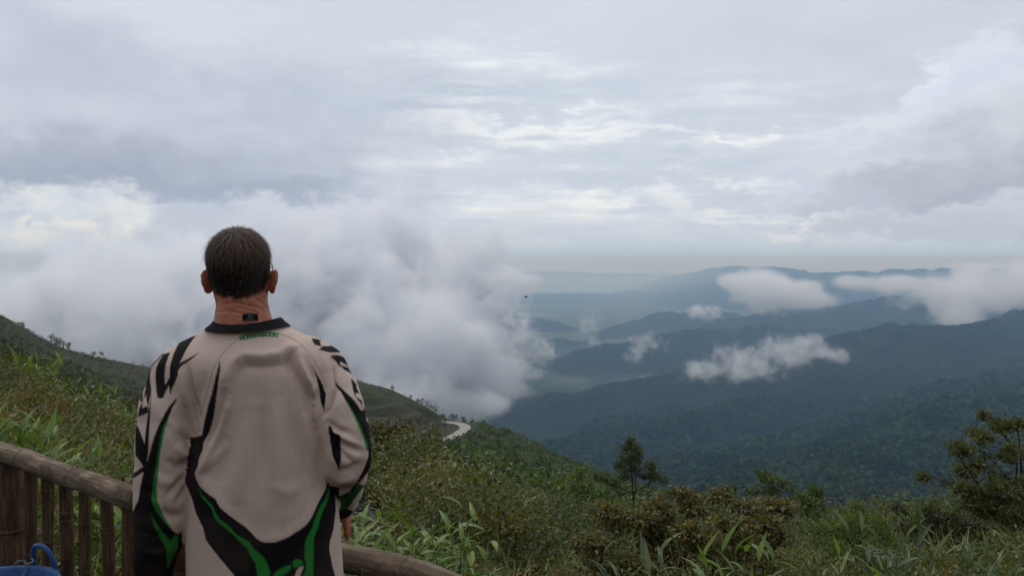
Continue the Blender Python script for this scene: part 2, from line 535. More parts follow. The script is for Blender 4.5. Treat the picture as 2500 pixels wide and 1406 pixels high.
def h_near(x, y):
    x, y = np.broadcast_arrays(np.asarray(x, float), np.asarray(y, float))
    yy = np.maximum(y, 1.0)
    t = np.clip((np.clip(x / yy, _AZ[0], _AZ[-1]) - _AZF[0]) / (_AZF[1] - _AZF[0]), 0, len(_AZF) - 1.001)
    l = np.clip((np.log(np.clip(yy, 1.0, 1299)) - _LD[0]) / (_LD[1] - _LD[0]), 0, len(_LD) - 1.001)
    i, j = t.astype(int), l.astype(int)
    a, b = t - i, l - j
    s = (_TABF[i, j] * (1 - a) + _TABF[i + 1, j] * a) * (1 - b) + (_TABF[i, j + 1] * (1 - a) + _TABF[i + 1, j + 1] * a) * b
    z = CAM_H - s * yy
    # natural unevenness, growing with distance from the levelled lookout
    am = smoothstep(5, 30, yy)
    z = z + am * (0.35 * fbm(x / 6, y / 6, 4) + np.minimum(yy / 60, 3.0) * fbm(x / 45, y / 45, 4))
    # benches cut into the slope above the road
    k = smoothstep(-95, -80, x) * smoothstep(-32, -45, x) * smoothstep(345, 375, y) * smoothstep(462, 440, y)
    st = 4.2
    fr = z / st - np.floor(z / st)
    zt = (np.floor(z / st) + smoothstep(0.25, 0.95, fr)) * st
    z = z * (1 - k) + zt * k
    # level ledge for the road
    m = (y > 320) & (y < 480) & (x > -70) & (x < 10)
    if m.any():
        xm, ym = x[m], y[m]
        best, zr = np.full(xm.shape, 1e9), np.zeros(xm.shape)
        for a, b in zip(ROAD[:-1], ROAD[1:]):
            ab = (b - a)[:2]
            t = np.clip(((xm - a[0]) * ab[0] + (ym - a[1]) * ab[1]) / (ab @ ab), 0, 1)
            d = np.hypot(xm - a[0] - t * ab[0], ym - a[1] - t * ab[1])
            n = d < best
            best = np.where(n, d, best)
            zr = np.where(n, a[2] + t * (b[2] - a[2]), zr)
        kr = smoothstep(13, 5.5, best)
        z = np.array(z)
        z[m] = z[m] * (1 - kr) + (zr - .35) * kr
    return z


def poly3(pts):
    return np.array([P(u, v, d) for u, v, d in pts])


RIDGES = [   # (photo polyline with distances, flank slope)
    ([(2900, 730, 4600), (2600, 752, 4500), (2500, 766, 4400), (2397, 788, 4300), (2148, 812, 4200), (2060, 832, 4200), (1950, 866, 4150), (1750, 900, 4050), (1570, 924, 4000), (1355, 965, 3950), (1228, 1010, 3900), (1150, 1050, 3900)], .50),
    ([(2397, 788, 4300), (2150, 890, 3700), (1850, 985, 3250), (1600, 1045, 2950), (1450, 1078, 2800), (1330, 1090, 2700)], .50),
    ([(2250, 800, 4200), (2000, 905, 3850), (1750, 965, 3500), (1500, 1020, 3300)], .5),
    ([(2700, 780, 4400), (2450, 905, 3300), (2200, 1000, 2700), (2050, 1045, 2500), (1850, 1098, 2250), (1650, 1135, 2050)], .48),
    ([(3000, 850, 3000), (2500, 990, 2000), (2330, 1075, 1700), (2200, 1112, 1550), (2000, 1185, 1350), (1900, 1225, 1250)], .50),
    ([(2800, 900, 2600), (2500, 945, 2450), (2350, 990, 2200), (2200, 1060, 1950), (2000, 1120, 1750), (1800, 1165, 1600)], .50),
    ([(2300, 790, 6700), (2000, 800, 6500), (1700, 812, 6000), (1480, 838, 5800), (1427, 862, 5700), (1302, 902, 5600), (1255, 928, 5500)], .42),
    ([(600, 750, 9000), (900, 760, 9000), (1190, 771, 9000), (1340, 785, 9000)], .30),
    ([(1300, 840, 7300), (1360, 826, 7300), (1430, 838, 7300)], .30),
    ([(1500, 800, 8200), (1620, 770, 8600), (1750, 760, 9000)], .30),
    ([(400, 690, 30000), (1000, 668, 28000), (1330, 663, 27000), (1500, 668, 26000), (1690, 672, 24000), (1740, 657, 20000), (1800, 652, 18000), (1915, 655, 15000), (1990, 668, 14500), (2200, 660, 14000), (2500, 655, 13000), (2900, 650, 12000)], .24),
    ([(2900, 690, 7800), (2400, 715, 7600), (2150, 735, 7600), (1900, 760, 7600), (1750, 785, 7700)], .38),
    ([(1300, 720, 15500), (1500, 716, 16000), (1650, 712, 16000)], .16),
    ([(-600, 690, 15000), (0, 680, 14000), (300, 690, 14000), (600, 700, 14500)], .22),
]
FLOOR = -780.0


def h_valley(x, y):
    x, y = np.asarray(x, float), np.asarray(y, float)
    wx = x + 260 * fbm(x / 900, y / 900, 4)
    wy = y + 260 * fbm(x / 900 + 40, y / 900 - 13, 4)
    h = FLOOR + 60 * np.maximum(fbm(x / 1800, y / 1800, 4), 0) * smoothstep(6500, 9000, y)
    for pts, slope in RIDGES:
        p = poly3(pts)
        best = np.full(x.shape, -1e9)
        for a, b in zip(p[:-1], p[1:]):
            ab = (b - a)[:2]
            ll = (ab ** 2).sum()
            # crest line itself is only gently wobbled, the flanks more
            t = np.clip(((x - a[0]) * ab[0] + (y - a[1]) * ab[1]) / ll, 0, 1)
            d0 = np.hypot(x - a[0] - t * ab[0], y - a[1] - t * ab[1])
            t2 = np.clip(((wx - a[0]) * ab[0] + (wy - a[1]) * ab[1]) / ll, 0, 1)
            d1 = np.hypot(wx - a[0] - t2 * ab[0], wy - a[1] - t2 * ab[1])
            m = smoothstep(0, 500, d0)
            dd = d0 * (1 - m) + d1 * m
            tt = t * (1 - m) + t2 * m
            dd = np.sqrt(dd ** 2 + 60.0 ** 2) - 60.0
            best = np.maximum(best, a[2] + (b[2] - a[2]) * tt - slope * dd)
        k = 25.0
        hi = np.maximum(h, best)
        h = hi + k * np.log1p(np.exp(-np.abs(h - best) / k)) * 0.6
    rel = smoothstep(FLOOR + 10, FLOOR + 160, h)
    r = np.hypot(x, y)
    h = h + rel * (72 * fbm(x / 520, y / 520, 5, 0.5, True) + 12 * fbm(x / 90, y / 90, 3)) * np.clip(r / 3000, 0.5, 1.6)
    return h


def h_all(x, y):
    k = smoothstep(850, 1250, np.asarray(y, float))
    return h_near(x, y) * (1 - k) + h_valley(x, y) * k


def attr_node(T, name='tint'):
    a = T.node('ShaderNodeAttribute')
    a.attribute_name = name
    return a.outputs['Color']


def mat_valley():
    m, T, out = new_mat('forested_valley')
    g = T.node('ShaderNodeNewGeometry')
    pos = g.outputs['Position']
    n1 = T.noise(pos, 1 / 420, 5, 0.6)
    n2 = T.noise(pos, 1 / 60, 4, 0.6)
    vor = T.node('ShaderNodeTexVoronoi')
    vor.inputs['Scale'].default_value = 1 / 15
    T.l.new(T.vmath('MULTIPLY', pos, (1.0, .8, .35)), vor.inputs['Vector'])
    crown = T.node('ShaderNodeSeparateColor')
    T.l.new(vor.outputs['Color'], crown.inputs[0])
    c = T.ramp(n1, [(0.30, (0.011, 0.019, 0.013)), (0.52, (0.018, 0.026, 0.015)), (0.68, (0.032, 0.038, 0.019))])
    c = T.mix(T.smooth(n2, 0.40, 0.70), c, (0.030, 0.040, 0.020, 1))
    c = T.mix(T.math('MULTIPLY', crown.outputs[0], 0.75), c, (0.006, 0.011, 0.009, 1))
    c = T.mix(T.math('MULTIPLY', T.smooth(crown.outputs[1], 0.80, 1.0), 0.5), c, (0.052, 0.060, 0.030, 1))
    # cultivated valley floor
    sep = T.node('ShaderNodeSeparateXYZ')
    T.l.new(pos, sep.inputs[0])
    fl = T.math('MULTIPLY', T.smooth(sep.outputs[2], FLOOR + 35, FLOOR + 6), T.smooth(sep.outputs[1], 4300, 5400))
    v2 = T.node('ShaderNodeTexVoronoi')
    v2.inputs['Scale'].default_value = 1 / 150
    T.l.new(pos, v2.inputs['Vector'])
    fc = T.node('ShaderNodeSeparateColor')
    T.l.new(v2.outputs['Color'], fc.inputs[0])
    field = T.ramp(fc.outputs[0], [(0.2, (0.045, 0.062, 0.035)), (0.6, (0.085, 0.095, 0.055)), (0.95, (0.15, 0.14, 0.10))])
    c = T.mix(fl, c, field)
    d = T.math('SUBTRACT', 1.0, vor.outputs['Distance'])
    h = T.math('ADD', T.math('MULTIPLY', d, 5.0), T.math('MULTIPLY', n2, 9.0))
    nb = bump(T, h, 1.0, 1.2)
    principled(T, out, c, 0.95, 0.05, nb)
    return m


def mat_hillside():
    m, T, out = new_mat('hillside_scrub')
    g = T.node('ShaderNodeNewGeometry')
    pos = g.outputs['Position']
    n0 = T.noise(pos, 1 / 60, 4, 0.6)
    n1 = T.noise(pos, 1 / 9, 5, 0.65)
    n2 = T.noise(pos, 0.9, 5, 0.7)
    n3 = T.noise(pos, 9.0, 4, 0.7)
    c = T.ramp(n1, [(0.30, (0.022, 0.029, 0.013)), (0.5, (0.042, 0.046, 0.022)), (0.70, (0.072, 0.066, 0.036))])
    c = T.mix(T.smooth(n2, 0.38, 0.66), c, (0.050, 0.038, 0.020, 1))
    c = T.mix(T.math('MULTIPLY', T.smooth(n0, 0.45, 0.62), 0.6), c, (0.050, 0.060, 0.027, 1))
    c = T.mix(T.math('MULTIPLY', T.smooth(n3, 0.5, 0.72), 0.5), c, (0.018, 0.020, 0.010, 1))
    dist = T.node('ShaderNodeSeparateXYZ')
    T.l.new(pos, dist.inputs[0])
    shaded_soil = T.mix(T.smooth(n3, .35, .7), (.018, .013, .008, 1), (.045, .032, .018, 1))  # near ground coloured dark to stand for shade between the plants
    c = T.mix(T.smooth(dist.outputs[1], 70, 25), c, shaded_soil)
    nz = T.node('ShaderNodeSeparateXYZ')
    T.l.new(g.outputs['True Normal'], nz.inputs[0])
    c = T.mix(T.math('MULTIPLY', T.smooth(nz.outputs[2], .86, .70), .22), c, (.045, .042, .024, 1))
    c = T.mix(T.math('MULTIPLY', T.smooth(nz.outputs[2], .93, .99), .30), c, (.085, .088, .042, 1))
    h = T.math('ADD', T.math('MULTIPLY', n1, 1.2), T.math('ADD', T.math('MULTIPLY', n2, 0.35), T.math('MULTIPLY', n3, 0.05)))
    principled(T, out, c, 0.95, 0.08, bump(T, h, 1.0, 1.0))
    return m


M_VALLEY, M_HILL = mat_valley(), mat_hillside()


def polar_patch(name, r0, r1, nr, na, amax, hfun, mat, wide=None):
    ta = np.linspace(-amax, amax, na)
    if wide:
        ex = amax + np.cumsum(np.geomspace(.01, 1.0, 24)) / np.geomspace(.01, 1.0, 24).sum() * (wide - amax)
        ta = np.concatenate([-ex[::-1], ta, ex])
        na = len(ta)
    rr = np.exp(np.linspace(math.log(r0), math.log(r1), nr))
    if name == 'hillside':
        rr = np.unique(np.concatenate([np.geomspace(1, 300, 200), np.arange(300, 490, 1.4), np.geomspace(490, 900, 40)]))
        nr = len(rr)
    Y, A = np.meshgrid(rr, ta, indexing='ij')
    X = A * Y
    Z = hfun(X, Y)
    v = np.stack([X, Y, Z], -1).reshape(-1, 3)
    f = grid_faces(nr, na)
    me = mesh_np(name, v, f)
    return link(name, me, mat, kind='structure')


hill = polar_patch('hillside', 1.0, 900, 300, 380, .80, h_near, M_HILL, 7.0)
valley = polar_patch('valley_terrain', 820, 46000, 280, 500, .85, h_all, M_VALLEY, 3.0)


def h_behind(x, y):
    """the mountainside behind the lookout, unseen, added to block low sky"""
    back = np.maximum(-y - 9, 0)
    return .42 * back * smoothstep(0, 14, back) + smoothstep(0, 20, back) * 1.5 * fbm(x / 14, y / 14, 4) - .003


def behind_patch():
    xs = np.concatenate([-np.geomspace(320, .3, 60), np.geomspace(.3, 320, 60)])
    ys = 1.05 - np.concatenate([[0], np.geomspace(.25, 240, 70)])
    Y, X = np.meshgrid(ys, xs, indexing='ij')
    v = np.stack([X, Y, h_behind(X, Y)], -1).reshape(-1, 3)
    link('shading_slope', mesh_np('shading_slope', v, grid_faces(len(ys), len(xs))[:, ::-1]), M_HILL, kind='structure')


behind_patch()


def forest_canopy():
    """separate tree crowns on the wooded slopes across the valley, as far as they can be told apart"""
    r = np.random.default_rng(55)
    n = 46000
    u = r.uniform(1080, 2700, n)
    d = 930 * (3300 / 930) ** (r.random(n) ** .8)
    x = (u - 1250) / F * d
    z = h_all(x, d)
    vv = 640 + (CAM_H - z) / d * F
    # only slopes that face the lookout
    z2 = h_all(x * 1.006, d * 1.006)
    keep = (z2 - z) / (d * .006) > -.26
    # and not those hidden behind the nearer spur
    near_v = np.interp(u, [1080, 1250, 1400, 1650, 1900, 2200, 2500, 2700], [1045, 1085, 1150, 1240, 1320, 1310, 1290, 1270])
    keep &= vv < near_v + 40
    x, y, z, d = x[keep], d[keep], z[keep], d[keep]
    th = np.linspace(0, 2 * np.pi, 5, endpoint=False)
    dome = np.concatenate([np.stack([np.cos(th), np.sin(th), th * 0 - .5], -1), np.stack([.78 * np.cos(th + .6), .78 * np.sin(th + .6), th * 0 + .35], -1), [[0, 0, .85]]])
    i = np.arange(5)
    j = (i + 1) % 5
    tri = np.concatenate([np.stack([i, j, i + 5], -1), np.stack([j, j + 5, i + 5], -1), np.stack([i + 5, j + 5, i * 0 + 10], -1)])
    m = len(x)
    R = r.uniform(3.2, 7.5, m) * np.clip(d / 1700, .62, 1.25)
    sc = np.stack([R * r.uniform(.8, 1.25, m), R * r.uniform(.8, 1.25, m), R * r.uniform(.8, 1.5, m)], -1)
    a = r.uniform(0, 6.28, m)
    jit = dome[None] * (1 + r.uniform(-.22, .22, (m, 11, 1)))
    jx = jit[:, :, 0] * np.cos(a)[:, None] - jit[:, :, 1] * np.sin(a)[:, None]
    jy = jit[:, :, 0] * np.sin(a)[:, None] + jit[:, :, 1] * np.cos(a)[:, None]
    v = np.stack([jx, jy, jit[:, :, 2]], -1) * sc[:, None, :] + np.stack([x, y, z + R * .3], -1)[:, None, :]
    f = (tri[None] + (np.arange(m) * 11)[:, None, None]).reshape(-1, 3)
    pal = np.array([(.009, .016, .011), (.013, .021, .012), (.019, .028, .015), (.036, .046, .021), (.024, .025, .014)])
    drift = fbm(x / 160, y / 160, 4)
    k = np.clip(((drift + r.normal(0, .22, m)) * 1.1 + .45) * 5, 0, 4).astype(int)
    c = pal[k] * r.uniform(.6, 1.45, (m, 1)) * [1.2, 1.4, 1.0]
    mt, T, out = new_mat('far_crowns')
    principled(T, out, attr_node(T), .95, .05)
    link('forest', mesh_np('forest', v.reshape(-1, 3), f, False, np.repeat(c, 11, 0)), mt, None, 'dark green forest covering the slopes across the valley', 'forest', kind='stuff')


forest_canopy()

# ------------------------------------------------------------------ air and low cloud
def make_haze():
    x0, x1, y0, y1, z0, z1 = -56000, 56000, -420, 47500, FLOOR - 60, 175
    v = np.array([(x, y, z) for x in (x0, x1) for y in (y0, y1) for z in (z0, z1)], float)
    f = np.array([(0, 1, 3, 2), (4, 6, 7, 5), (0, 4, 5, 1), (2, 3, 7, 6), (0, 2, 6, 4), (1, 5, 7, 3)])
    m, T, out = new_mat('haze_air')
    pv = T.node('ShaderNodeVolumePrincipled')
    pv.inputs['Color'].default_value = (0.43, 0.68, 1.0, 1)
    pv.inputs['Absorption Color'].default_value = (1, 1, 1, 1)      # air scatters, it does not absorb
    pv.inputs['Density'].default_value = HAZE_DENSITY
    pv.inputs['Anisotropy'].default_value = 0.62
    T.l.new(pv.outputs[0], out.inputs['Volume'])
    link('haze', mesh_np('haze', v, f, False), m, kind='stuff')


HAZE_DENSITY = 9.5e-5
make_haze()


class GN:
    def __init__(self, name):
        self.t = bpy.data.node_groups.new(name, 'GeometryNodeTree')
        self.t.interface.new_socket('Geometry', in_out='OUTPUT', socket_type='NodeSocketGeometry')
        self.n, self.l = self.t.nodes, self.t.links
    put = NT.put
    node = NT.node
    math = NT.math
    vmath = NT.vmath
    noise = NT.noise
    smooth = NT.smooth


def cloud_material(name, dens, aniso=0.35, col=(0.985, 0.988, 0.995, 1)):
    m, T, out = new_mat(name)
    pv = T.node('ShaderNodeVolumePrincipled')
    pv.inputs['Color'].default_value = col
    pv.inputs['Density'].default_value = dens
    pv.inputs['Density Attribute'].default_value = 'density'
    pv.inputs['Anisotropy'].default_value = aniso
    T.l.new(pv.outputs[0], out.inputs['Volume'])
    m.cycles.volume_step_rate = 2.5
    return m


def cloud(label, lobes, res, dens, nscale, rough=0.35, soft=0.55, namp=1.0, seed=0.0, step=2.5, col=(0.985, 0.988, 0.995, 1)):
    """low cloud: a volume filled from soft lobes (photo u, v, distance, radii in metres), eaten into by noise"""
    L = [(P(u, v, d), np.array(r, float)) for u, v, d, r in lobes]
    lo = np.min([c - r * 1.15 for c, r in L], 0)
    hi = np.max([c + r * 1.15 for c, r in L], 0)
    ctr = (lo + hi) / 2
    g = GN('low_cloud_field')
    pos = g.node('GeometryNodeInputPosition').outputs[0]
    acc = None
    for c, r in L:
        q = g.vmath('DIVIDE', g.vmath('SUBTRACT', pos, tuple(c - ctr)), tuple(r))
        val = g.math('SUBTRACT', 1.0, g.vmath('LENGTH', q))
        if acc is None:
            acc = val
        else:
            acc = g.math('SMOOTH_MAX', acc, val, 0.25)
    sv = g.vmath('ADD', pos, (seed * 911.0, seed * 377.0, seed * 53.0))
    n = g.noise(sv, 1.0 / nscale, 6, 0.60)
    sv = g.vmath('MULTIPLY', sv, (.75, 1.0, 1.25))
    wv = g.noise(sv, 2.0 / nscale, 3, 0.5, out=1)
    sv2 = g.vmath('ADD', sv, g.vmath('SCALE', g.vmath('SUBTRACT', wv, (.5, .5, .5)), scale=nscale * .65))
    n2 = g.noise(sv2, 3.4 / nscale, 5, 0.62)
    bil = g.math('ABSOLUTE', g.math('SUBTRACT', n2, 0.5))
    n3 = g.noise(sv2, 11.0 / nscale, 4, 0.6)
    f = g.math('ADD', acc, g.math('MULTIPLY', g.math('SUBTRACT', n, 0.54), 6.5 * rough * namp))
    f = g.math('ADD', f, g.math('MULTIPLY', g.math('SUBTRACT', bil, 0.10), -3.6 * rough))
    f = g.math('ADD', f, g.math('MULTIPLY', g.math('SUBTRACT', n3, 0.5), 2.2 * rough))
    den = g.math('POWER', g.smooth(f, 0.0, soft), 1.4)
    vc = g.node('GeometryNodeVolumeCube')
    g.l.new(den, vc.inputs['Density'])
    vc.inputs['Min'].default_value = tuple(lo - ctr)
    vc.inputs['Max'].default_value = tuple(hi - ctr)
    ext = hi - lo
    h = ext.max() / res
    for nm, e in zip(('Resolution X', 'Resolution Y', 'Resolution Z'), ext):
        vc.inputs[nm].default_value = max(12, int(e / h))
    sm = g.node('GeometryNodeSetMaterial')
    g.l.new(vc.outputs[0], sm.inputs['Geometry'])
    mat = cloud_material('low_cloud', dens, col=col)
    mat.cycles.volume_step_rate = step
    sm.inputs['Material'].default_value = mat
    go = g.node('NodeGroupOutput')
    g.l.new(sm.outputs[0], go.inputs[0])
    vd = bpy.data.volumes.new('low_cloud')
    o = link('low_cloud', vd, mat, None, label, 'cloud', 'clouds lying in the valley')
    o.location = ctr
    md = o.modifiers.new('field', 'NODES')
    md.node_group = g.t
    return o




cloud('large white cloud bank behind the man, filling the gap above the road',
      [(700, 800, 1500, (420, 380, 190)), (980, 880, 1350, (165, 240, 130)), (1075, 860, 1300, (80, 150, 95)), (800, 650, 1550, (330, 300, 125)), (1020, 650, 1650, (170, 220, 80)),
       (960, 710, 1600, (240, 300, 120)), (1090, 985, 1250, (70, 110, 46)), (450, 760, 1800, (420, 400, 150)), (1060, 770, 1400, (95, 180, 70)),
       (1000, 960, 1200, (105, 160, 66)), (1190, 985, 1230, (52, 60, 24)), (1180, 690, 1900, (130, 200, 36)), (1140, 830, 1320, (52, 110, 46)), (120, 800, 1700, (360, 300, 120))],
      330, 0.042, 140, 0.42, 0.40, seed=0.3, step=1.8)
cloud('bright rounded cloud lying on the far blue hills',
      [(1890, 715, 6000, (390, 400, 165)), (1800, 690, 6000, (180, 250, 110)), (1990, 735, 6000, (200, 250, 95)), (1850, 680, 6000, (150, 200, 110))],
      190, 0.013, 200, 0.36, 0.60, seed=1.7)
cloud('wide grey cloud drifting over the right-hand ridge at the photo edge',
      [(2350, 715, 5600, (460, 500, 165)), (2520, 700, 5600, (500, 500, 210)), (2330, 765, 5400, (210, 300, 135)), (2180, 695, 5800, (310, 300, 85)), (2080, 690, 5800, (220, 200, 60)),
       (2390, 670, 5800, (240, 300, 100))],
      220, 0.009, 220, 0.38, 0.62, seed=2.9)
cloud('torn pale cloud wisp crossing in front of the dark ridge crest',
      [(1830, 880, 3600, (210, 150, 95)), (1930, 855, 3600, (200, 120, 85)), (1720, 905, 3600, (160, 100, 58)), (2010, 865, 3600, (140, 80, 50)), (1960, 835, 3600, (120, 80, 56))],
      200, 0.012, 85, 0.52, 0.85, seed=4.1)
cloud('small white cloud puff left of the bright rounded cloud',
      [(1722, 763, 5600, (170, 110, 66)), (1700, 755, 5600, (90, 70, 52))], 110, 0.012, 75, 0.46, 0.7, seed=5.3)
cloud('faint arched cloud shred above the blue middle ridge',
      [(1575, 838, 4800, (140, 90, 80)), (1550, 862, 4800, (80, 60, 72))], 110, 0.008, 60, 0.50, 0.8, seed=6.6)
cloud('thin rising wisp of mist left of the arched cloud shred',
      [(1442, 790, 5200, (90, 70, 108)), (1425, 800, 5200, (60, 50, 88)), (1450, 830, 5200, (60, 50, 78))], 110, 0.006, 55, 0.52, 0.8, seed=7.7)
cloud('pale mist bank dissolving the far end of the valley and the horizon',
      [(1500, 690, 19000, (19000, 7000, 520)), (2300, 680, 16000, (9000, 4000, 420)), (300, 690, 16000, (9000, 5000, 430))],
      130, 1.5e-4, 5200, 0.22, 0.7, seed=8.4, col=(0.86, 0.945, 1.0, 1))

# ------------------------------------------------------------------ the man
def surface_nets(f, org, h):
    """surface of f=0 (f<0 inside) on a grid -> verts, quads"""
    nx, ny, nz = f.shape
    s = f < 0
    c = np.zeros((nx - 1, ny - 1, nz - 1), np.int8)
    for i in (0, 1):
        for j in (0, 1):
            for k in (0, 1):
                c += s[i:nx - 1 + i, j:ny - 1 + j, k:nz - 1 + k]
    act = (c > 0) & (c < 8)
    idx = np.full(act.shape, -1, np.int64)
    cells = np.argwhere(act)
    idx[act] = np.arange(len(cells))
    acc = np.zeros((len(cells), 3))
    cnt = np.zeros(len(cells))
    corners = [(i, j, k) for i in (0, 1) for j in (0, 1) for k in (0, 1)]
    val = {o: f[cells[:, 0] + o[0], cells[:, 1] + o[1], cells[:, 2] + o[2]] for o in corners}
    for a in corners:
        for ax in range(3):
            if a[ax] == 0:
                b = tuple(1 if t == ax else a[t] for t in range(3))
                fa, fb = val[a], val[b]
                cr = (fa < 0) != (fb < 0)
                t = np.where(cr, fa / np.where(cr, fa - fb, 1), 0)
                p = np.array(a, float)[None].repeat(len(cells), 0)
                p[:, ax] = t
                acc += p * cr[:, None]
                cnt += cr
    v = (cells + acc / cnt[:, None]) * h + org
    quads = []
    for ax in range(3):
        b, d = (ax + 1) % 3, (ax + 2) % 3
        sl0 = [slice(None)] * 3
        sl1 = [slice(None)] * 3
        sl0[ax], sl1[ax] = slice(0, -1), slice(1, None)
        e = s[tuple(sl0)] != s[tuple(sl1)]
        pos = np.argwhere(e)
        ok = (pos[:, b] > 0) & (pos[:, d] > 0) & (pos[:, b] < f.shape[b] - 1) & (pos[:, d] < f.shape[d] - 1)
        pos = pos[ok]
        ins = s[pos[:, 0], pos[:, 1], pos[:, 2]]
        q = []
        for db, dd in ((1, 1), (0, 1), (0, 0), (1, 0)):
            pp = pos.copy()
            pp[:, b] -= db
            pp[:, d] -= dd
            q.append(idx[pp[:, 0], pp[:, 1], pp[:, 2]])
        q = np.stack(q, -1)
        q[~ins] = q[~ins][:, ::-1]
        quads.append(q)
    return v, np.concatenate(quads)


class Field:
    def __init__(self, lo, hi, h):
        self.lo, self.h = np.array(lo, float), h
        n = np.ceil((np.array(hi) - self.lo) / h).astype(int) + 1
        self.x = (self.lo[0] + h * np.arange(n[0])).astype(np.float32)
        self.y = (self.lo[1] + h * np.arange(n[1])).astype(np.float32)
        self.z = (self.lo[2] + h * np.arange(n[2])).astype(np.float32)
        self.f = np.full(n, 0.5, np.float32)

    def win(self, lo, hi, pad):
        s = []
        for ax, arr in zip(range(3), (self.x, self.y, self.z)):
            a = np.searchsorted(arr, lo[ax] - pad)
            b = np.searchsorted(arr, hi[ax] + pad)
            s.append(slice(max(a - 1, 0), b + 1))
        return tuple(s)

    def xyz(self, w):
        return self.x[w[0]][:, None, None], self.y[w[1]][None, :, None], self.z[w[2]][None, None, :]

    def blend(self, w, g, k, mode='add'):
        a = self.f[w]
        if mode == 'cut':
            a, g = -a, g
        if k > 0:
            hh = np.clip(0.5 + 0.5 * (a - g) / k, 0, 1)
            r = a * (1 - hh) + g * hh - k * hh * (1 - hh)
        else:
            r = np.minimum(a, g)
        self.f[w] = -r if mode == 'cut' else r

    def cone(self, a, b, ra, rb, k=0.01, flat=None):
        """rounded cone from a to b"""
        a, b = np.asarray(a, float), np.asarray(b, float)
        r = max(ra, rb)
        w = self.win(np.minimum(a, b) - r, np.maximum(a, b) + r, 3 * k + 0.012)
        x, y, z = self.xyz(w)
        d = b - a
        t = ((x - a[0]) * d[0] + (y - a[1]) * d[1] + (z - a[2]) * d[2]) / (d @ d + 1e-12)
        t = np.clip(t, 0, 1)
        g = np.sqrt((x - a[0] - t * d[0]) ** 2 + (y - a[1] - t * d[1]) ** 2 + (z - a[2] - t * d[2]) ** 2) - (ra + (rb - ra) * t)
        self.blend(w, g.astype(np.float32), k)

    def chain(self, pts, radii, k=0.01):
        for i in range(len(pts) - 1):
            self.cone(pts[i], pts[i + 1], radii[i], radii[i + 1], k)

    def ell(self, c, r, k=0.01, rot=None, mode='add'):
        c, r = np.asarray(c, float), np.asarray(r, float)
        m = r.max()
        w = self.win(c - m, c + m, 3 * k + 0.012)
        x, y, z = self.xyz(w)
        x, y, z = x - c[0], y - c[1], z - c[2]
        if rot is not None:
            R = np.array(rot)
            x, y, z = (R[0, 0] * x + R[1, 0] * y + R[2, 0] * z, R[0, 1] * x + R[1, 1] * y + R[2, 1] * z, R[0, 2] * x + R[1, 2] * y + R[2, 2] * z)
        l = np.sqrt((x / r[0]) ** 2 + (y / r[1]) ** 2 + (z / r[2]) ** 2)
        g = (l - 1) * r.min() if r.max() / r.min() < 1.5 else (l * (l - 1)) / np.maximum(np.sqrt((x / r[0] ** 2) ** 2 + (y / r[1] ** 2) ** 2 + (z / r[2] ** 2) ** 2), 1e-3)
        self.blend(w, np.broadcast_to(g, self.f[w].shape).astype(np.float32), k, mode)

    def mesh(self):
        f = self.f.copy()
        f[[0, -1]] = 0.01
        f[:, [0, -1]] = 0.01
        f[:, :, [0, -1]] = 0.01
        return surface_nets(f, self.lo, self.h)


def normals_of(v, q):
    n = np.zeros_like(v)
    fn = np.cross(v[q[:, 2]] - v[q[:, 0]], v[q[:, 3]] - v[q[:, 1]])
    for i in range(4):
        for a in range(3):
            n[:, a] += np.bincount(q[:, i], fn[:, a], len(v))
    return n / (np.linalg.norm(n, axis=1)[:, None] + 1e-12)


def relax(v, q, it=2, amt=0.5):
    e = np.concatenate([q[:, [0, 1]], q[:, [1, 2]], q[:, [2, 3]], q[:, [3, 0]]])
    for _ in range(it):
        s = np.zeros_like(v)
        c = np.bincount(e[:, 0], minlength=len(v)) + np.bincount(e[:, 1], minlength=len(v))
        for a in range(3):
            s[:, a] = np.bincount(e[:, 0], v[e[:, 1], a], len(v)) + np.bincount(e[:, 1], v[e[:, 0], a], len(v))
        v = v + amt * (s / np.maximum(c, 1)[:, None] - v)
    return v


def in_poly(u, v, poly):
    poly = np.asarray(poly, float)
    r = np.zeros(u.shape, bool)
    x0, y0 = poly[:, 0], poly[:, 1]
    x1, y1 = np.roll(x0, -1), np.roll(y0, -1)
    for a, b, c, d in zip(x0, y0, x1, y1):
        if b == d:
            continue
        k = ((b > v) != (d > v)) & (u < (c - a) * (v - b) / (d - b) + a)
        r ^= k
    return r


def line_dist(u, v, pts, closed=False):
    pts = np.asarray(pts, float)
    best = np.full(u.shape, 1e9)
    at = np.zeros(u.shape)
    n = len(pts) if closed else len(pts) - 1
    for i in range(n):
        a, b = pts[i], pts[(i + 1) % len(pts)]
        d = b - a
        t = np.clip(((u - a[0]) * d[0] + (v - a[1]) * d[1]) / (d @ d + 1e-9), 0, 1)
        dd = np.hypot(u - a[0] - t * d[0], v - a[1] - t * d[1])
        m = dd < best
        best = np.where(m, dd, best)
        at = np.where(m, (i + t) / n, at)
    return best, at


def rot_z(a):
    c, s = math.cos(a), math.sin(a)
    return np.array([[c, -s, 0], [s, c, 0], [0, 0, 1.0]])


def rot_x(a):
    c, s = math.cos(a), math.sin(a)
    return np.array([[1.0, 0, 0], [0, c, -s], [0, s, c]])


def rot_y(a):
    c, s = math.cos(a), math.sin(a)
    return np.array([[c, 0, s], [0, 1.0, 0], [-s, 0, c]])


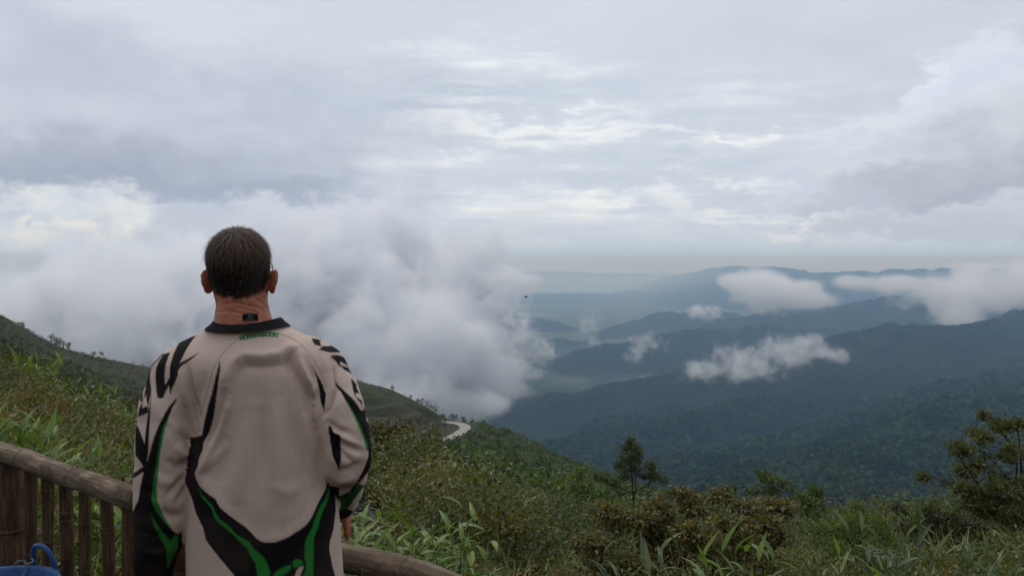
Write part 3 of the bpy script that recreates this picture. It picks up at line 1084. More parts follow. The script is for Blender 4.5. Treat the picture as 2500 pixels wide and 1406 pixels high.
# ---- materials
def mat_skin():
    m, T, out = new_mat('skin')
    tc = T.node('ShaderNodeTexCoord').outputs['Object']
    n = T.noise(tc, 45, 4, 0.6)
    n2 = T.noise(tc, 400, 3, 0.6)
    c = T.mix(T.smooth(n, 0.35, 0.7), (0.36, 0.125, 0.070, 1), (0.48, 0.190, 0.115, 1))
    c = T.mix(1.0, c, attr_node(T), 'MULTIPLY')
    b = principled(T, out, c, 0.55, 0.35, bump(T, n2, 0.25, 0.001))
    b.inputs['Subsurface Weight'].default_value = 0.08
    b.inputs['Subsurface Radius'].default_value = (0.012, 0.004, 0.002)
    return m


def mat_hair():
    m, T, out = new_mat('hair')
    tc = T.node('ShaderNodeTexCoord').outputs['Object']
    c = attr_node(T)
    principled(T, out, c, 0.6, 0.12)
    return m


def mat_jersey():
    m, T, out = new_mat('printed_mesh_jersey')
    tc = T.node('ShaderNodeTexCoord').outputs['Object']
    c = attr_node(T)
    # perforated knit: rows of small holes
    sc = T.vmath('MULTIPLY', tc, (230.0, 150.0, 230.0))
    v = T.node('ShaderNodeTexVoronoi')
    v.inputs['Scale'].default_value = 1.0
    v.inputs['Randomness'].default_value = 0.12
    T.l.new(sc, v.inputs['Vector'])
    hole = T.smooth(v.outputs['Distance'], 0.16, 0.42)
    n = T.noise(tc, 60, 4, 0.6)
    n2 = T.noise(tc, 7, 3, 0.5)
    c = T.mix(T.math('MULTIPLY', T.smooth(n2, 0.4, 0.7), 0.10), c, (0.20, 0.13, 0.10, 1))
    holec = T.mix(1.0, c, (0.55, 0.50, 0.48, 1), 'MULTIPLY')
    c = T.mix(T.math('MULTIPLY', T.math('SUBTRACT', 1.0, hole), 0.28), c, holec)
    h = T.math('ADD', hole, T.math('MULTIPLY', n, 0.8))
    principled(T, out, c, 0.85, 0.12, bump(T, h, 0.35, 0.0008))
    return m


def mat_plain(name, col, rough=0.7, spec=0.2, nscale=60.0, amt=0.25, bumpd=0.0008):
    m, T, out = new_mat(name)
    tc = T.node('ShaderNodeTexCoord').outputs['Object']
    n = T.noise(tc, nscale, 5, 0.6)
    dark = tuple(c * (1 - amt) for c in col[:3]) + (1,)
    lite = tuple(min(1, c * (1 + amt)) for c in col[:3]) + (1,)
    c = T.mix(T.smooth(n, 0.3, 0.7), dark, lite)
    principled(T, out, c, rough, spec, bump(T, n, 0.4, bumpd))
    return m


M_SKIN, M_HAIR, M_JERSEY = mat_skin(), mat_hair(), mat_jersey()
M_BLACK = mat_plain('black_ribbed_cloth', (0.013, 0.012, 0.013), 0.9, 0.1, 300)
M_TROUSER = mat_plain('dark_trouser_cloth', (0.035, 0.036, 0.042), 0.9, 0.1, 200)
M_BOOT = mat_plain('black_boot_leather', (0.02, 0.02, 0.02), 0.5, 0.3, 80)

man = thing('person', 'man seen from behind in a white, black and green jersey, standing at the bamboo railing', 'person',
            (float(P(610, 900, 2.03)[0]), 2.03, 0.0))
MO = np.array(man.location)


def sub(name, me, mat, **kw):
    """a part of the man, given in place-coordinates"""
    co = np.empty(len(me.vertices) * 3, np.float32)
    me.vertices.foreach_get('co', co)
    co = co.reshape(-1, 3) - MO.astype(np.float32)
    me.vertices.foreach_set('co', co.ravel())
    me.update()
    return link(name, me, mat, kw.pop('parent', man), **kw)


# ---- skeleton points
HEAD_Y = 2.065
S_L, E_L, W_L = P(436, 905, 2.04), P(408, 1140, 2.00), P(386, 1418, 2.06)
S_R, E_R, W_R = P(785, 900, 2.04), P(856, 1118, 1.99), P(828, 1206, 2.27)
PEL = P(640, 1420, 2.05)


def hand_pts(wrist, down, across, palm_n, tip_shift=np.zeros(3), curl=0.25):
    """finger chains: (points, radii). down = along the fingers, across = index towards little, palm_n = out of the palm"""
    down, across, palm_n = (x / np.linalg.norm(x) for x in (down, across, palm_n))
    out = [([wrist, wrist + down * .045 - across * .012, wrist + down * .088 - across * .022], [.021, .021, .014]),
           ([wrist, wrist + down * .045 + across * .014, wrist + down * .080 + across * .026], [.020, .019, .013])]
    for off, l, r in ((-.032, .074, .0092), (-.010, .081, .0094), (.012, .075, .0090), (.032, .060, .0080)):
        b = wrist + down * (.086 - abs(off + .005) * .25) + across * off
        d1 = down * math.cos(curl) + palm_n * math.sin(curl)
        d2 = down * math.cos(curl * 2.2) + palm_n * math.sin(curl * 2.2)
        d3 = down * math.cos(curl * 3.2) + palm_n * math.sin(curl * 3.2)
        p1 = b + d1 * l * .46
        p2 = p1 + d2 * l * .30
        p3 = p2 + d3 * l * .24
        out.append(([b, p1, p2, p3], [r * 1.12, r * 1.03, r * .93, r * .78]))
    tb = wrist + down * .022 - across * .022 + palm_n * .008
    t1 = tb + (down * .7 - across * .55 + palm_n * .45) * .038
    t2 = t1 + (down * .9 - across * .30 + palm_n * .35) * .032
    t3 = t2 + (down * .98 - across * .05 + palm_n * .3) * .024
    out.append(([tb, t1, t2, t3], [.016, .0125, .0105, .0085]))
    return out


def build_body():
    B = Field((-1.03, 1.80, 0.0), (-.33, 2.47, 1.76), 0.0046)
    # skull, face, neck
    hc = P(584, 640, HEAD_Y)
    B.ell(hc + [0, -.004, 0], (.0715, .094, .083), .01)
    B.ell(hc + [0, .030, -.040], (.062, .068, .072), .02)           # face
    B.ell(hc + [0, .052, -.098], (.040, .040, .028), .025)          # chin
    B.ell(hc + [0, .002, -.070], (.063, .066, .045), .02)           # jaw corners and skull base
    B.cone(hc + [0, .097, -.025], hc + [0, .116, -.058], .009, .013, .012)   # nose
    B.ell(hc + [0, .100, .008], (.050, .016, .012), .012)           # brow
    for s in (-1, 1):
        B.ell(hc + [s * .030, .100, -.016], (.018, .012, .012), .008, mode='cut')
        B.ell(hc + [s * .030, .088, -.016], (.0135, .013, .0125), .004)      # eyeball under its lids
        B.ell(hc + [s * .038, .072, -.048], (.022, .02, .018), .015)         # cheek
        B.ell(hc + [s * .014, .103, -.060], (.008, .009, .007), .006)        # nostril wing
    B.ell(hc + [0, .098, -.080], (.022, .010, .0055), .005)
    B.ell(hc + [0, .096, -.090], (.019, .010, .006), .005)
    nb = P(594, 800, 2.045)
    B.cone(P(589, 700, 2.05), nb, .0625, .0655, .018)
    B.cone(nb, nb + [0, .01, -.05], .066, .085, .03)
    # ears
    for s, pu in ((-1, 509), (1, 665)):
        ec = P(pu, 684, HEAD_Y - .004)
        R = rot_z(s * -math.radians(58)) @ rot_y(s * math.radians(12))
        R = rot_z(s * math.radians(-28)) if False else np.array(R)
        fl = math.radians(38)
        ax_w = np.array([s * math.sin(fl), -math.cos(fl), 0.0])      # ear sticks out and back
        ax_t = np.array([s * math.cos(fl), math.sin(fl), 0.0])
        tilt = math.radians(14) * s
        ax_h = np.array([0.0, 0, 1.0])
        ax_h = ax_h * math.cos(tilt) + np.array([1.0, 0, 0]) * math.sin(tilt)
        ax_h -= ax_w * (ax_h @ ax_w)
        ax_h /= np.linalg.norm(ax_h)
        ax_t = np.cross(ax_w, ax_h)
        R = np.stack([ax_w, ax_t, ax_h], 1)
        B.ell(ec + ax_w * (.006 + .003 * s), (.0225 + .002 * s, .0062, .031), .006, R)
        B.ell(ec + ax_w * .002 + [0, 0, -.026], (.012, .0060, .011), .006, R)   # lobe
        B.ell(ec - ax_w * .012, (.014, .010, .022), .010, R)
    # trunk, inside the shirt
    B.cone(P(606, 860, 2.04), P(615, 1010, 2.04), .085, .105, .03)
    B.cone(S_L + [.05, 0, .01], S_R + [-.05, 0, .01], .060, .060, .04)
    B.cone(P(625, 1010, 2.05), PEL, .105, .11, .04)
    for s in (-1, 1):
        hip = PEL + [s * .085, 0, -.02]
        knee = np.array([hip[0] + s * .01, 2.06, .50])
        ank = np.array([hip[0] + s * .03, 2.02, .09])
        B.chain([hip, knee, ank], [.085, .055, .040], .03)
        B.cone(ank + [0, -.02, -.05], ank + [s * .02, .15, -.055], .034, .028, .02)
    # arms
    B.chain([S_L, E_L, W_L], [.050, .040, .026], .02)
    B.chain([S_R, E_R, W_R], [.050, .040, .026], .02)
    tip = P(842, 1316, 2.335)
    dn = tip - W_R
    for pts, rr in hand_pts(W_R, dn / np.linalg.norm(dn) + np.array([.14, 0, 0]), np.array([0.12, -1.0, -.15]), np.array([-1.0, 0, 0]), curl=.10):
        B.chain(pts, rr, .004)
    for pts, rr in hand_pts(W_L, np.array([.0, .06, -1.0]), np.array([-.2, -1.0, 0.05]), np.array([1.0, 0, 0]), curl=.28):
        B.chain(pts, rr, .004)
    v, q = B.mesh()
    v = relax(v, q, 2, .4)
    n = normals_of(v, q)
    # creases of the nape
    u, w = proj(v)
    nape = smoothstep(700, 722, w) * smoothstep(800, 780, w) * (np.abs(u - 592) < 75) * (v[:, 1] < 2.06)
    d = np.zeros(len(v))
    for pts, wd, dep in (([(548, 742), (575, 739), (605, 745), (632, 752), (652, 766)], 2.6, 2.6),
                         ([(532, 762), (560, 759), (590, 766), (620, 768), (650, 764)], 2.4, 2.2),
                         ([(560, 757), (585, 752), (610, 756), (640, 772)], 2.0, 1.6),
                         ([(608, 724), (628, 730), (645, 745), (654, 760)], 2.6, 2.4),
                         ([(625, 718), (640, 728), (652, 742)], 2.2, 1.8),
                         ([(540, 748), (552, 756), (562, 768), (570, 777)], 2.0, 1.4),
                         ([(648, 700), (650, 715), (654, 730)], 2.2, 1.6),
                         ([(575, 773), (600, 777), (640, 776)], 2.2, 1.8)):
        l, t = line_dist(u, w, pts)
        tap = np.sin(np.pi * np.clip(t, 0.02, .98)) ** .5
        d += -1.25 * dep * np.exp(-(l / wd) ** 2) * tap + .6 * dep * np.exp(-((l - 2.3 * wd) / (1.3 * wd)) ** 2) * tap
    v = v + n * (d * nape * .001)[:, None]
    # finger creases
    tint = np.ones((len(v), 3))
    red = np.exp(-(((u - 600) / 60) ** 2 + ((w - 750) / 45) ** 2))[:, None]
    tint *= 1 - red * np.array([.02, .12, .16])
    ear = ((np.abs(u - 500) < 16) | (np.abs(u - 668) < 18)) & (w > 650) & (w < 725) & (v[:, 2] > 1.4)
    tint[ear] *= (1.0, .86, .80)
    lips = np.exp(-(((v[:, 0] - hc[0]) / .02) ** 2 + ((v[:, 2] - hc[2] + .085) / .008) ** 2)) * (v[:, 1] > hc[1] + .09)
    tint *= 1 - lips[:, None] * np.array([.1, .4, .4])
    me = mesh_np('body', v, q, True, tint)
    sub('body', me, M_SKIN)
    return v, q, n, hc


body_v, body_q, body_n, head_c = build_body()


# ---- jersey
def build_jersey():
    h = 0.0030
    J = Field((-1.0, 1.84, .74), (-.33, 2.40, 1.535), h)
    # torso section by height: photo row, centre column, half width (px), half depth (m), centre depth (m)
    tab = np.array([(788, 606, 74, .070, 2.045), (797, 606, 84, .074, 2.045), (806, 606, 108, .078, 2.045), (818, 606, 138, .084, 2.045), (835, 607, 164, .094, 2.04),
                    (850, 608, 175, .104, 2.035), (870, 610, 188, .114, 2.03), (900, 614, 192, .124, 2.03), (950, 622, 186, .128, 2.035), (1000, 634, 172, .126, 2.035),
                    (1050, 643, 163, .124, 2.035), (1110, 637, 173, .124, 2.035), (1190, 636, 177, .124, 2.035), (1290, 638, 185, .124, 2.04), (1406, 642, 188, .126, 2.045),
                    (1500, 644, 192, .130, 2.045)], float)
    zt = np.array([P(0, r[0], r[4])[2] for r in tab])[::-1]
    t = tab[::-1]
    cz = np.interp(J.z, zt, (t[:, 1] - 1250) / F * t[:, 4]).astype(np.float32)
    az = np.interp(J.z, zt, t[:, 2] / F * t[:, 4]).astype(np.float32)
    bz = np.interp(J.z, zt, t[:, 3]).astype(np.float32)
    yz = np.interp(J.z, zt, t[:, 4]).astype(np.float32)
    ks = np.hanning(25)
    ks /= ks.sum()
    cz, az, bz, yz = (np.convolve(np.pad(q_, 12, 'reflect', reflect_type='odd'), ks, 'valid').astype(np.float32) for q_ in (cz, az, bz, yz))
    w = (slice(None),) * 3
    x, y, z = J.xyz(w)
    e = 2.35
    l = (np.abs((x - cz) / az) ** e + np.abs((y - yz) / bz) ** e) ** (1 / e)
    tor = ((l - 1) * np.minimum(az, bz)).astype(np.float32)
    top, bot = float(P(0, 795, 2.0)[2]), float(P(0, 1492, 2.0)[2])
    tor = np.maximum(tor, np.maximum(z - top, bot - z))
    J.f = tor.copy()
    A = []
    for side in (0, 1):
        J2 = Field((-1.0, 1.84, .74), (-.33, 2.40, 1.535), h)
        if side == 0:
            c = [(462, 893, 2.045, 58), (436, 918, 2.04, 65), (414, 1000, 2.01, 69), (409, 1060, 2.0, 70), (407, 1100, 2.0, 70), (401, 1160, 2.0, 66), (397, 1200, 2.0, 64), (392, 1260, 2.01, 62), (388, 1310, 2.02, 57), (378, 1360, 2.04, 49), (374, 1430, 2.06, 42)]
        else:
            c = [(756, 876, 2.045, 54), (784, 902, 2.04, 60), (812, 960, 2.02, 62), (826, 1000, 2.0, 61), (840, 1050, 1.99, 59), (849, 1100, 1.985, 55), (848, 1128, 2.0, 54), (842, 1158, 2.06, 52), (836, 1190, 2.14, 48), (832, 1216, 2.20, 42), (833, 1234, 2.265, 32)]
        pts = [P(a, b, d) for a, b, d, r in c]
        rr = [r / F * d for a, b, d, r in c]
        J2.chain(pts, rr, .012)
        A.append(J2.f)
        J.blend(w, J2.f, .018)
    v, q = J.mesh()
    v = relax(v, q, 3, .5)
    ijk = np.clip(np.round((v - J.lo) / h).astype(int), 0, np.array(J.f.shape) - 1)
    ft = tor[ijk[:, 0], ijk[:, 1], ijk[:, 2]]
    fl = A[0][ijk[:, 0], ijk[:, 1], ijk[:, 2]]
    fr = A[1][ijk[:, 0], ijk[:, 1], ijk[:, 2]]
    part = np.argmin(np.stack([ft, fl, fr]), 0)                      # 0 torso, 1 left sleeve, 2 right sleeve
    n = normals_of(v, q)
    u, w_ = proj(v)
    back = smoothstep(.25, -.15, n[:, 1])
    tors = (part == 0)
    d = np.zeros(len(v))
    # the cloth hangs free from the shoulder blades: a panel set back below a break across them
    panel = [(560, 905), (572, 884), (595, 869), (640, 872), (681, 866), (705, 852), (724, 852), (735, 880), (755, 925), (780, 968), (795, 1005), (800, 1050), (803, 1100), (797, 1180),
             (760, 1260), (700, 1310), (640, 1318), (560, 1260), (484, 1160), (505, 1110), (530, 1045), (547, 995), (552, 930)]
    dist, _ = line_dist(u, w_, panel, True)
    sd = np.where(in_poly(u, w_, panel), dist, -dist)
    up = np.exp(-np.clip(w_ - 866, 0, None) / 190.0) * tors
    d += -21 * smoothstep(-2, 24, sd) * up
    d += 7.5 * np.exp(-((sd + 4) / 11) ** 2) * up
    folds = [  # photo line, width px, height mm (+ ridge, - groove)
        ([(549, 940), (546, 985), (532, 1040), (510, 1095)], 12, -7, 0), ([(556, 975), (549, 1000), (536, 1046), (515, 1100), (500, 1140)], 8, 5, 0),
        ([(724, 868), (745, 920), (775, 968), (793, 1010), (800, 1060)], 9, 6, 0), ([(735, 862), (757, 905), (780, 955)], 10, -5, 0),
        ([(695, 860), (712, 900), (740, 950)], 14, -4, 0),
        ([(680, 960), (676, 1050), (684, 1150), (690, 1250)], 22, 4, 0), ([(710, 1000), (722, 1080), (742, 1160), (752, 1220)], 18, -4, 0),
        ([(740, 1000), (760, 1070), (782, 1130)], 14, 4, 0), ([(610, 1000), (596, 1090), (580, 1180), (575, 1240)], 26, 3.5, 0), ([(640, 980), (636, 1080), (640, 1200)], 24, -3, 0),
        ([(560, 1060), (545, 1130), (535, 1190)], 18, -3, 0), ([(660, 1180), (700, 1200), (750, 1190)], 16, 2, 0), ([(475, 1160), (520, 1120), (560, 1080)], 12, 2.5, 0),
        ([(505, 900), (490, 960), (480, 1020)], 14, -3, 0),
        # left sleeve
        ([(455, 890), (462, 930), (470, 975), (480, 1010), (488, 1052)], 7, -7, -1), ([(440, 900), (448, 950), (455, 1000)], 14, 4, -1),
        ([(440, 1050), (452, 1068), (470, 1085), (486, 1080)], 9, -6, 1), ([(425, 1085), (450, 1108), (478, 1112)], 12, 5, 1), ([(405, 1212), (425, 1190), (450, 1162)], 7, -5, 1),
        ([(430, 1228), (445, 1205), (456, 1180)], 6, -4, 1), ([(400, 1120), (430, 1140), (470, 1130)], 12, -4, 1), ([(372, 1150), (400, 1175), (430, 1175)], 12, 3, 1),
        ([(385, 1010), (420, 1035), (440, 1060)], 12, 3, 1), ([(392, 1245), (420, 1262), (445, 1255)], 10, -3, 1), ([(340, 1290), (370, 1310), (400, 1305)], 9, -3, 1),
        ([(345, 1340), (375, 1350), (405, 1340)], 8, 3, 1), ([(350, 1180), (365, 1200), (385, 1225)], 9, -3, 1),
        # right sleeve
        ([(822, 948), (812, 968), (800, 1000), (790, 1016)], 6, -7, -1), ([(815, 900), (818, 930), (822, 950)], 7, -4, -1), ([(795, 880), (806, 915), (812, 945)], 12, 3, -1),
        ([(803, 1032), (825, 1050), (856, 1058)], 8, -6, 2), ([(812, 1062), (850, 1090), (888, 1104)], 9, -5, 2), ([(815, 1085), (840, 1112), (862, 1130)], 8, -4, 2),
        ([(806, 1046), (840, 1072), (880, 1090)], 9, 4, 2), ([(868, 1010), (884, 1045), (893, 1085)], 10, 3, 2), ([(826, 1150), (850, 1146), (885, 1128)], 9, -3, 2),
        ([(826, 1178), (850, 1172), (872, 1160)], 8, 3, 2), ([(822, 1200), (840, 1196), (860, 1188)], 6, -3, 2),
    ]
    for pts, wd, ht, who in folds:
        l_, t_ = line_dist(u, w_, pts)
        m = np.sin(np.pi * np.clip(t_, .03, .97)) ** .6
        sel = 1.0 if who == -1 else (part == who)
        d += 2.3 * ht * np.exp(-(l_ / wd) ** 2) * m * sel
    # small crumples
    s = 1 / 42.0
    d += 2.0 * fbm(u * s + 3, w_ * s * .6, 3) * (1 + 1.2 * (part > 0))
    v = v + n * (d * .001 * back)[:, None]
    v = relax(v, q, 2, .35)

    # printed pattern
    C = lambda L: [(680 + a / 5.858, 780 + b / 5.858) for a, b in L]
    Bz = lambda L: [(330 + a / 5.857, 820 + b / 5.857) for a, b in L]
    D = lambda L: [(320 + a / 3.842, 1040 + b / 3.842) for a, b in L]
    E = lambda L: [(560 + a / 5.717, 1160 + b / 5.717) for a, b in L]
    Z3 = lambda L: [(300 + a / 3.8, 1036 + b / 3.8) for a, b in L]
    K, G, W = (0.009, 0.007, 0.008), (0.020, 0.20, 0.030), (0.60, 0.46, 0.375)
    torso_black = [(536.8, 875.5), (538, 898), (533, 935), (526, 990), (520, 1027), (510.5, 1056), (497, 1079), (494.7, 1099), (487, 1115), (481.6, 1141), (475, 1154.4), (479, 1170), (489.5, 1188.6),
                   (505, 1203), (526, 1217.6), (532, 1230), (539.5, 1241), (563, 1259.7), (600, 1286), (618.4, 1304.4), (629, 1316), (640, 1322), (650, 1324), (668.4, 1323), (690, 1316), (705, 1309.7), (721, 1299),
                   (736, 1290), (747, 1280.7), (757, 1268), (765.8, 1252), (773, 1235), (781.6, 1217.6), (790, 1203), (796, 1191), (797.4, 1178), (792, 1149), (797, 1138), (809, 1125.5), (816, 1141), (818, 1194), (820, 1244), (818, 1260),
                   (814.5, 1291), (805, 1323), (804, 1339), (810.5, 1375.5), (819, 1406), (830, 1520), (640, 1520), (590, 1430), (573.7, 1406), (552.6, 1381), (526, 1349), (502.6, 1317.6), (496, 1288.6), (479, 1254),
                   (468, 1215), (455, 1183), (425, 1150), (425, 1071), (467, 1067), (481, 1066), (493, 1061), (500, 1024), (508, 990), (518, 958), (526, 921.6), (533, 893)]
    left_low = [(443.5, 957), (413.7, 990.7), (401.7, 1009.5), (388, 1037), (376, 1066), (363, 1112), (356, 1136), (350.7, 1150), (343, 1186), (337, 1222), (318, 1258), (310, 1520), (440, 1520), (430, 1450),
                (440, 1400), (450, 1326), (460, 1300), (446, 1294), (434.5, 1303), (421, 1294), (406, 1279.5), (380, 1246), (369.5, 1217), (376, 1165), (385, 1113), (390, 1079), (398, 1040), (410, 1021), (418.8, 999)]
    polys = [  # (part or -1, colour, outline)
        (0, K, torso_black),
        (-1, K, [(743, 852), (748, 862), (760, 889), (770.5, 909.7), (782.4, 926.8), (789, 942), (796, 962.7), (794, 980), (791, 1004), (783, 981.4), (779, 950.7), (773, 921.7), (767, 904.6), (755, 879)]),
        (-1, K, [(800, 1036), (809, 1041), (815, 1055), (831.6, 1062), (833, 1115), (829, 1149), (820, 1130), (812, 1112), (806, 1075)]),
        (0, G, Z3([(700, 580), (730, 645), (772, 690), (840, 760), (868, 830), (900, 880), (960, 920), (1060, 1020), (1170, 1085), (1220, 1155), (1310, 1230), (1350, 1310), (1368, 1375), (1350, 1406), (1350, 1600), (1260, 1600), (1250, 1406), (1230, 1290), (1190, 1220), (1150, 1140), (1080, 1080), (980, 980), (900, 920), (850, 860), (820, 775), (770, 715), (728, 670)])),
        (0, G, Z3([(1905, 570), (1920, 620), (1908, 690), (1862, 790), (1832, 860), (1817, 940), (1792, 990), (1772, 1060), (1766, 1406), (1766, 1600), (1665, 1600), (1665, 1406), (1690, 1370), (1700, 1290), (1685, 1240), (1690, 1100), (1700, 1060), (1760, 950), (1770, 900), (1830, 760), (1880, 680)])),
        (0, G, E([(600, 1416), (640, 1350), (700, 1300), (780, 1265), (862, 1240), (860, 1290), (830, 1340), (780, 1375), (700, 1406)])),
        (0, G, E([(875, 1225), (890, 1190), (930, 1165), (980, 1165), (1020, 1190), (1032, 1230), (990, 1245), (940, 1290), (890, 1280)])),
        (0, W, E([(1035, 1258), (1020, 1320), (980, 1416), (905, 1416), (940, 1320), (980, 1275)])),
        # left shoulder and sleeve
        (-1, K, Bz([(640, 70), (700, 45), (790, 15), (880, -12), (800, 85), (735, 190), (690, 275), (638, 382), (760, 325), (932, 223), (800, 335), (690, 405), (640, 450), (612, 500), (612, 560), (575, 650), (530, 755), (497, 852), (487, 700), (440, 790), (395, 890), (318, 888), (300, 760), (290, 640), (290, 540), (300, 450), (335, 370), (400, 260), (500, 232), (470, 310), (440, 400), (425, 500), (422, 600), (428, 695), (495, 590), (497, 450), (515, 370), (545, 270), (590, 165)])),
        (1, K, Bz([(345, 355), (265, 430), (215, 515), (213, 640), (232, 760), (225, 850), (205, 920), (185, 1000), (165, 930), (150, 840), (125, 900), (105, 960), (100, 1030), (185, 1000), (187, 1095), (40, 1160), (60, 1030), (105, 940), (128, 840), (148, 750), (148, 650), (125, 690), (115, 800), (100, 950), (70, 930), (60, 720), (100, 600), (140, 550), (215, 480)])),
        (1, K, [(371, 960), (368, 985), (364, 1060), (362, 1105), (357, 1135), (352, 1140), (351, 1110), (355, 1060), (361, 1010)]),
        (1, K, [(330, 1030), (339, 1045), (354, 1087), (357, 1040), (363, 1040), (360, 1110), (357, 1135), (352, 1142), (345, 1130), (330, 1110)]),
        (1, K, [(325, 1155), (336, 1148), (356, 1133), (354, 1148), (325, 1168)]),
        (1, K, left_low),
        (1, G, [(420, 998), (410, 1021), (398, 1040), (390, 1079), (385, 1113), (376, 1165), (369.5, 1217), (380, 1246), (406, 1279.5), (423, 1296), (414, 1283), (397, 1254), (384, 1220), (382, 1190), (387, 1150), (391, 1110), (396, 1080), (404.6, 1040), (414, 1015)]),
        (1, G, D([(172, 785), (215, 930), (280, 1060), (330, 1140), (335, 1330), (350, 1330), (380, 1250), (440, 1150), (435, 1090), (450, 1030), (405, 1015), (375, 1078), (320, 1020), (240, 920), (200, 850)])),
        # right shoulder and sleeve
        (-1, K, C([(175, 72), (235, 78), (330, 108), (450, 150), (560, 185), (660, 235), (760, 300), (860, 380), (830, 372), (740, 318), (650, 275), (590, 240), (640, 285), (755, 350), (690, 325), (600, 275), (530, 235), (440, 192), (320, 155), (205, 112)])),
        (-1, K, C([(470, 262), (540, 275), (635, 298), (590, 302), (610, 375), (700, 378), (760, 370), (850, 400), (880, 470), (820, 470), (740, 470), (690, 462), (565, 425), (630, 388), (520, 360), (490, 320)])),
        (-1, K, C([(740, 508), (840, 505), (910, 525), (950, 555), (985, 630), (1015, 700), (960, 640), (885, 600), (880, 625), (890, 650), (1000, 690), (1055, 790), (1000, 750), (930, 710), (870, 640), (830, 600), (800, 560), (750, 520)])),
        (-1, K, C([(1030, 835), (1060, 860), (1100, 910), (1130, 960), (1060, 940), (1045, 900)])),
        (-1, K, C([(1050, 925), (1110, 960), (1160, 1060), (1100, 1045), (1110, 1100), (1185, 1150), (1220, 1290), (1180, 1300), (1215, 1420), (1260, 1420), (1250, 1300), (1140, 1150), (1090, 1080), (1065, 1000)])),
        (2, K, [(817, 930), (821.7, 944), (833.6, 959), (844, 976), (856, 993.4), (869.5, 1017), (885, 1049), (896, 1080), (899, 1100), (899, 1115), (889, 1142), (872, 1176), (855.7, 1195), (857, 1206), (880, 1174), (900, 1150), (925, 1120), (925, 1080), (905, 1040), (888, 1014), (880, 1000), (873, 988), (864, 976), (849, 961), (830, 944)]),
        (2, G, [(832, 956), (844, 979), (855, 998), (864, 1017), (878, 1047), (889, 1075), (895, 1098), (899, 1100), (897, 1080), (885, 1049), (869.5, 1017), (856, 993.4), (844, 976)]),
        (2, (0.012, 0.085, 0.020), [(828, 1211), (855, 1198), (857, 1206), (876, 1180), (890, 1185), (869, 1212), (850, 1240), (824, 1249), (822, 1240)]),
        (2, K, [(806, 1185), (828, 1190), (828, 1211), (822, 1240), (826, 1250), (846, 1241), (870, 1250), (822, 1280), (800, 1270)]),
    ]
    strokes = [(-1, Bz([(700, 52), (600, 85), (480, 150), (400, 240), (330, 330), (230, 430), (150, 540)]), 1.6), (-1, C([(560, 195), (660, 240), (740, 288), (850, 375), (930, 485), (985, 600), (1015, 690)]), 1.7),
               (-1, C([(750, 540), (800, 565), (830, 600), (880, 672)]), 1.3)]
    seams = [[(620, 798), (627, 806), (633, 813)], [(596, 816), (630, 813), (680, 814), (705, 822), (735, 840), (760, 868), (785, 910), (797, 950)], [(596, 816), (570, 836), (545, 860), (520, 900), (505, 960), (490, 1010)],
             [(470, 975), (488, 1052)], [(815, 895), (820, 950)]]
    col = np.zeros((len(v), 3))
    u, w_ = proj(v)
    offs = [(-.9, -.4), (.4, -.9), (.9, .4), (-.4, .9)]
    for ox, oy in offs:
        c = np.tile(np.array(W), (len(v), 1))
        for who, pc, pl in polys:
            pl = np.array(pl)
            m = (u > pl[:, 0].min() - 3) & (u < pl[:, 0].max() + 3) & (w_ > pl[:, 1].min() - 3) & (w_ < pl[:, 1].max() + 3)
            if who >= 0:
                m &= part == who
            i = np.nonzero(m)[0]
            c[i[in_poly(u[i] + ox, w_[i] + oy, pl)]] = pc
        for who, pl, wd in strokes:
            l_, _ = line_dist(u + ox, w_ + oy, pl)
            c[l_ < wd] = K
        col += c / len(offs)
    for pl in seams:
        l_, _ = line_dist(u, w_, pl)
        col *= (1 - .45 * np.exp(-(l_ / 1.3) ** 2))[:, None]
    me = mesh_np('jersey', v, q, True, col)
    o = sub('jersey', me, M_JERSEY)
    return v, q, o


jer_v, jer_q, jersey = build_jersey()
jer_bvh = BVHTree.FromPolygons([tuple(p) for p in jer_v], [tuple(int(i) for i in f) for f in jer_q])


def on_jersey(u, v, lift=.0012):
    r = ray(u, v)
    o = Vector((0, 0, CAM_H))
    hit, nn, _, _ = jer_bvh.ray_cast(o, Vector(r).normalized())
    if hit is None:
        return P(u, v, 1.9)
    return np.array(hit - Vector(r).normalized() * lift)


def lettering():
    """green word printed across the yoke, laid on the cloth along a shallow arc"""
    cu = bpy.data.curves.new('lettering', 'FONT')
    cu.body = 'NOFEARAERODRY'
    cu.size = 1.0
    cu.space_character = 0.92
    cu.offset = 0.045
    cu.resolution_u = 3
    tmp = bpy.data.objects.new('lettering_curve', cu)
    COL.objects.link(tmp)
    dg = bpy.context.evaluated_depsgraph_get()
    me = bpy.data.meshes.new_from_object(tmp.evaluated_get(dg))
    bpy.data.objects.remove(tmp)
    bm = bmesh.new()
    bm.from_mesh(me)
    bmesh.ops.triangulate(bm, faces=bm.faces)
    xs = [p.co.x for p in bm.verts]
    ys = [p.co.y for p in bm.verts]
    x0, x1, y0, y1 = min(xs), max(xs), min(ys), max(ys)
    for p in bm.verts:
        a = (p.co.x - x0) / (x1 - x0)
        b = (p.co.y - y0) / (y1 - y0)
        cu_ = 587 + a * 96
        cv_ = 829.5 - 9.0 * math.sin(math.pi * min(a * .80, 1)) + (a - .5) * -2
        p.co = Vector(on_jersey(cu_ - (1 - a * .8) * 3 * b, cv_ + 1 - b * 11.5))
    bm.to_mesh(me)
    bm.free()
    m = mat_plain('green_print', (0.022, 0.19, 0.045), .7, .2, 200)
    o = sub('lettering', me, m, parent=man)
    return o


lettering()


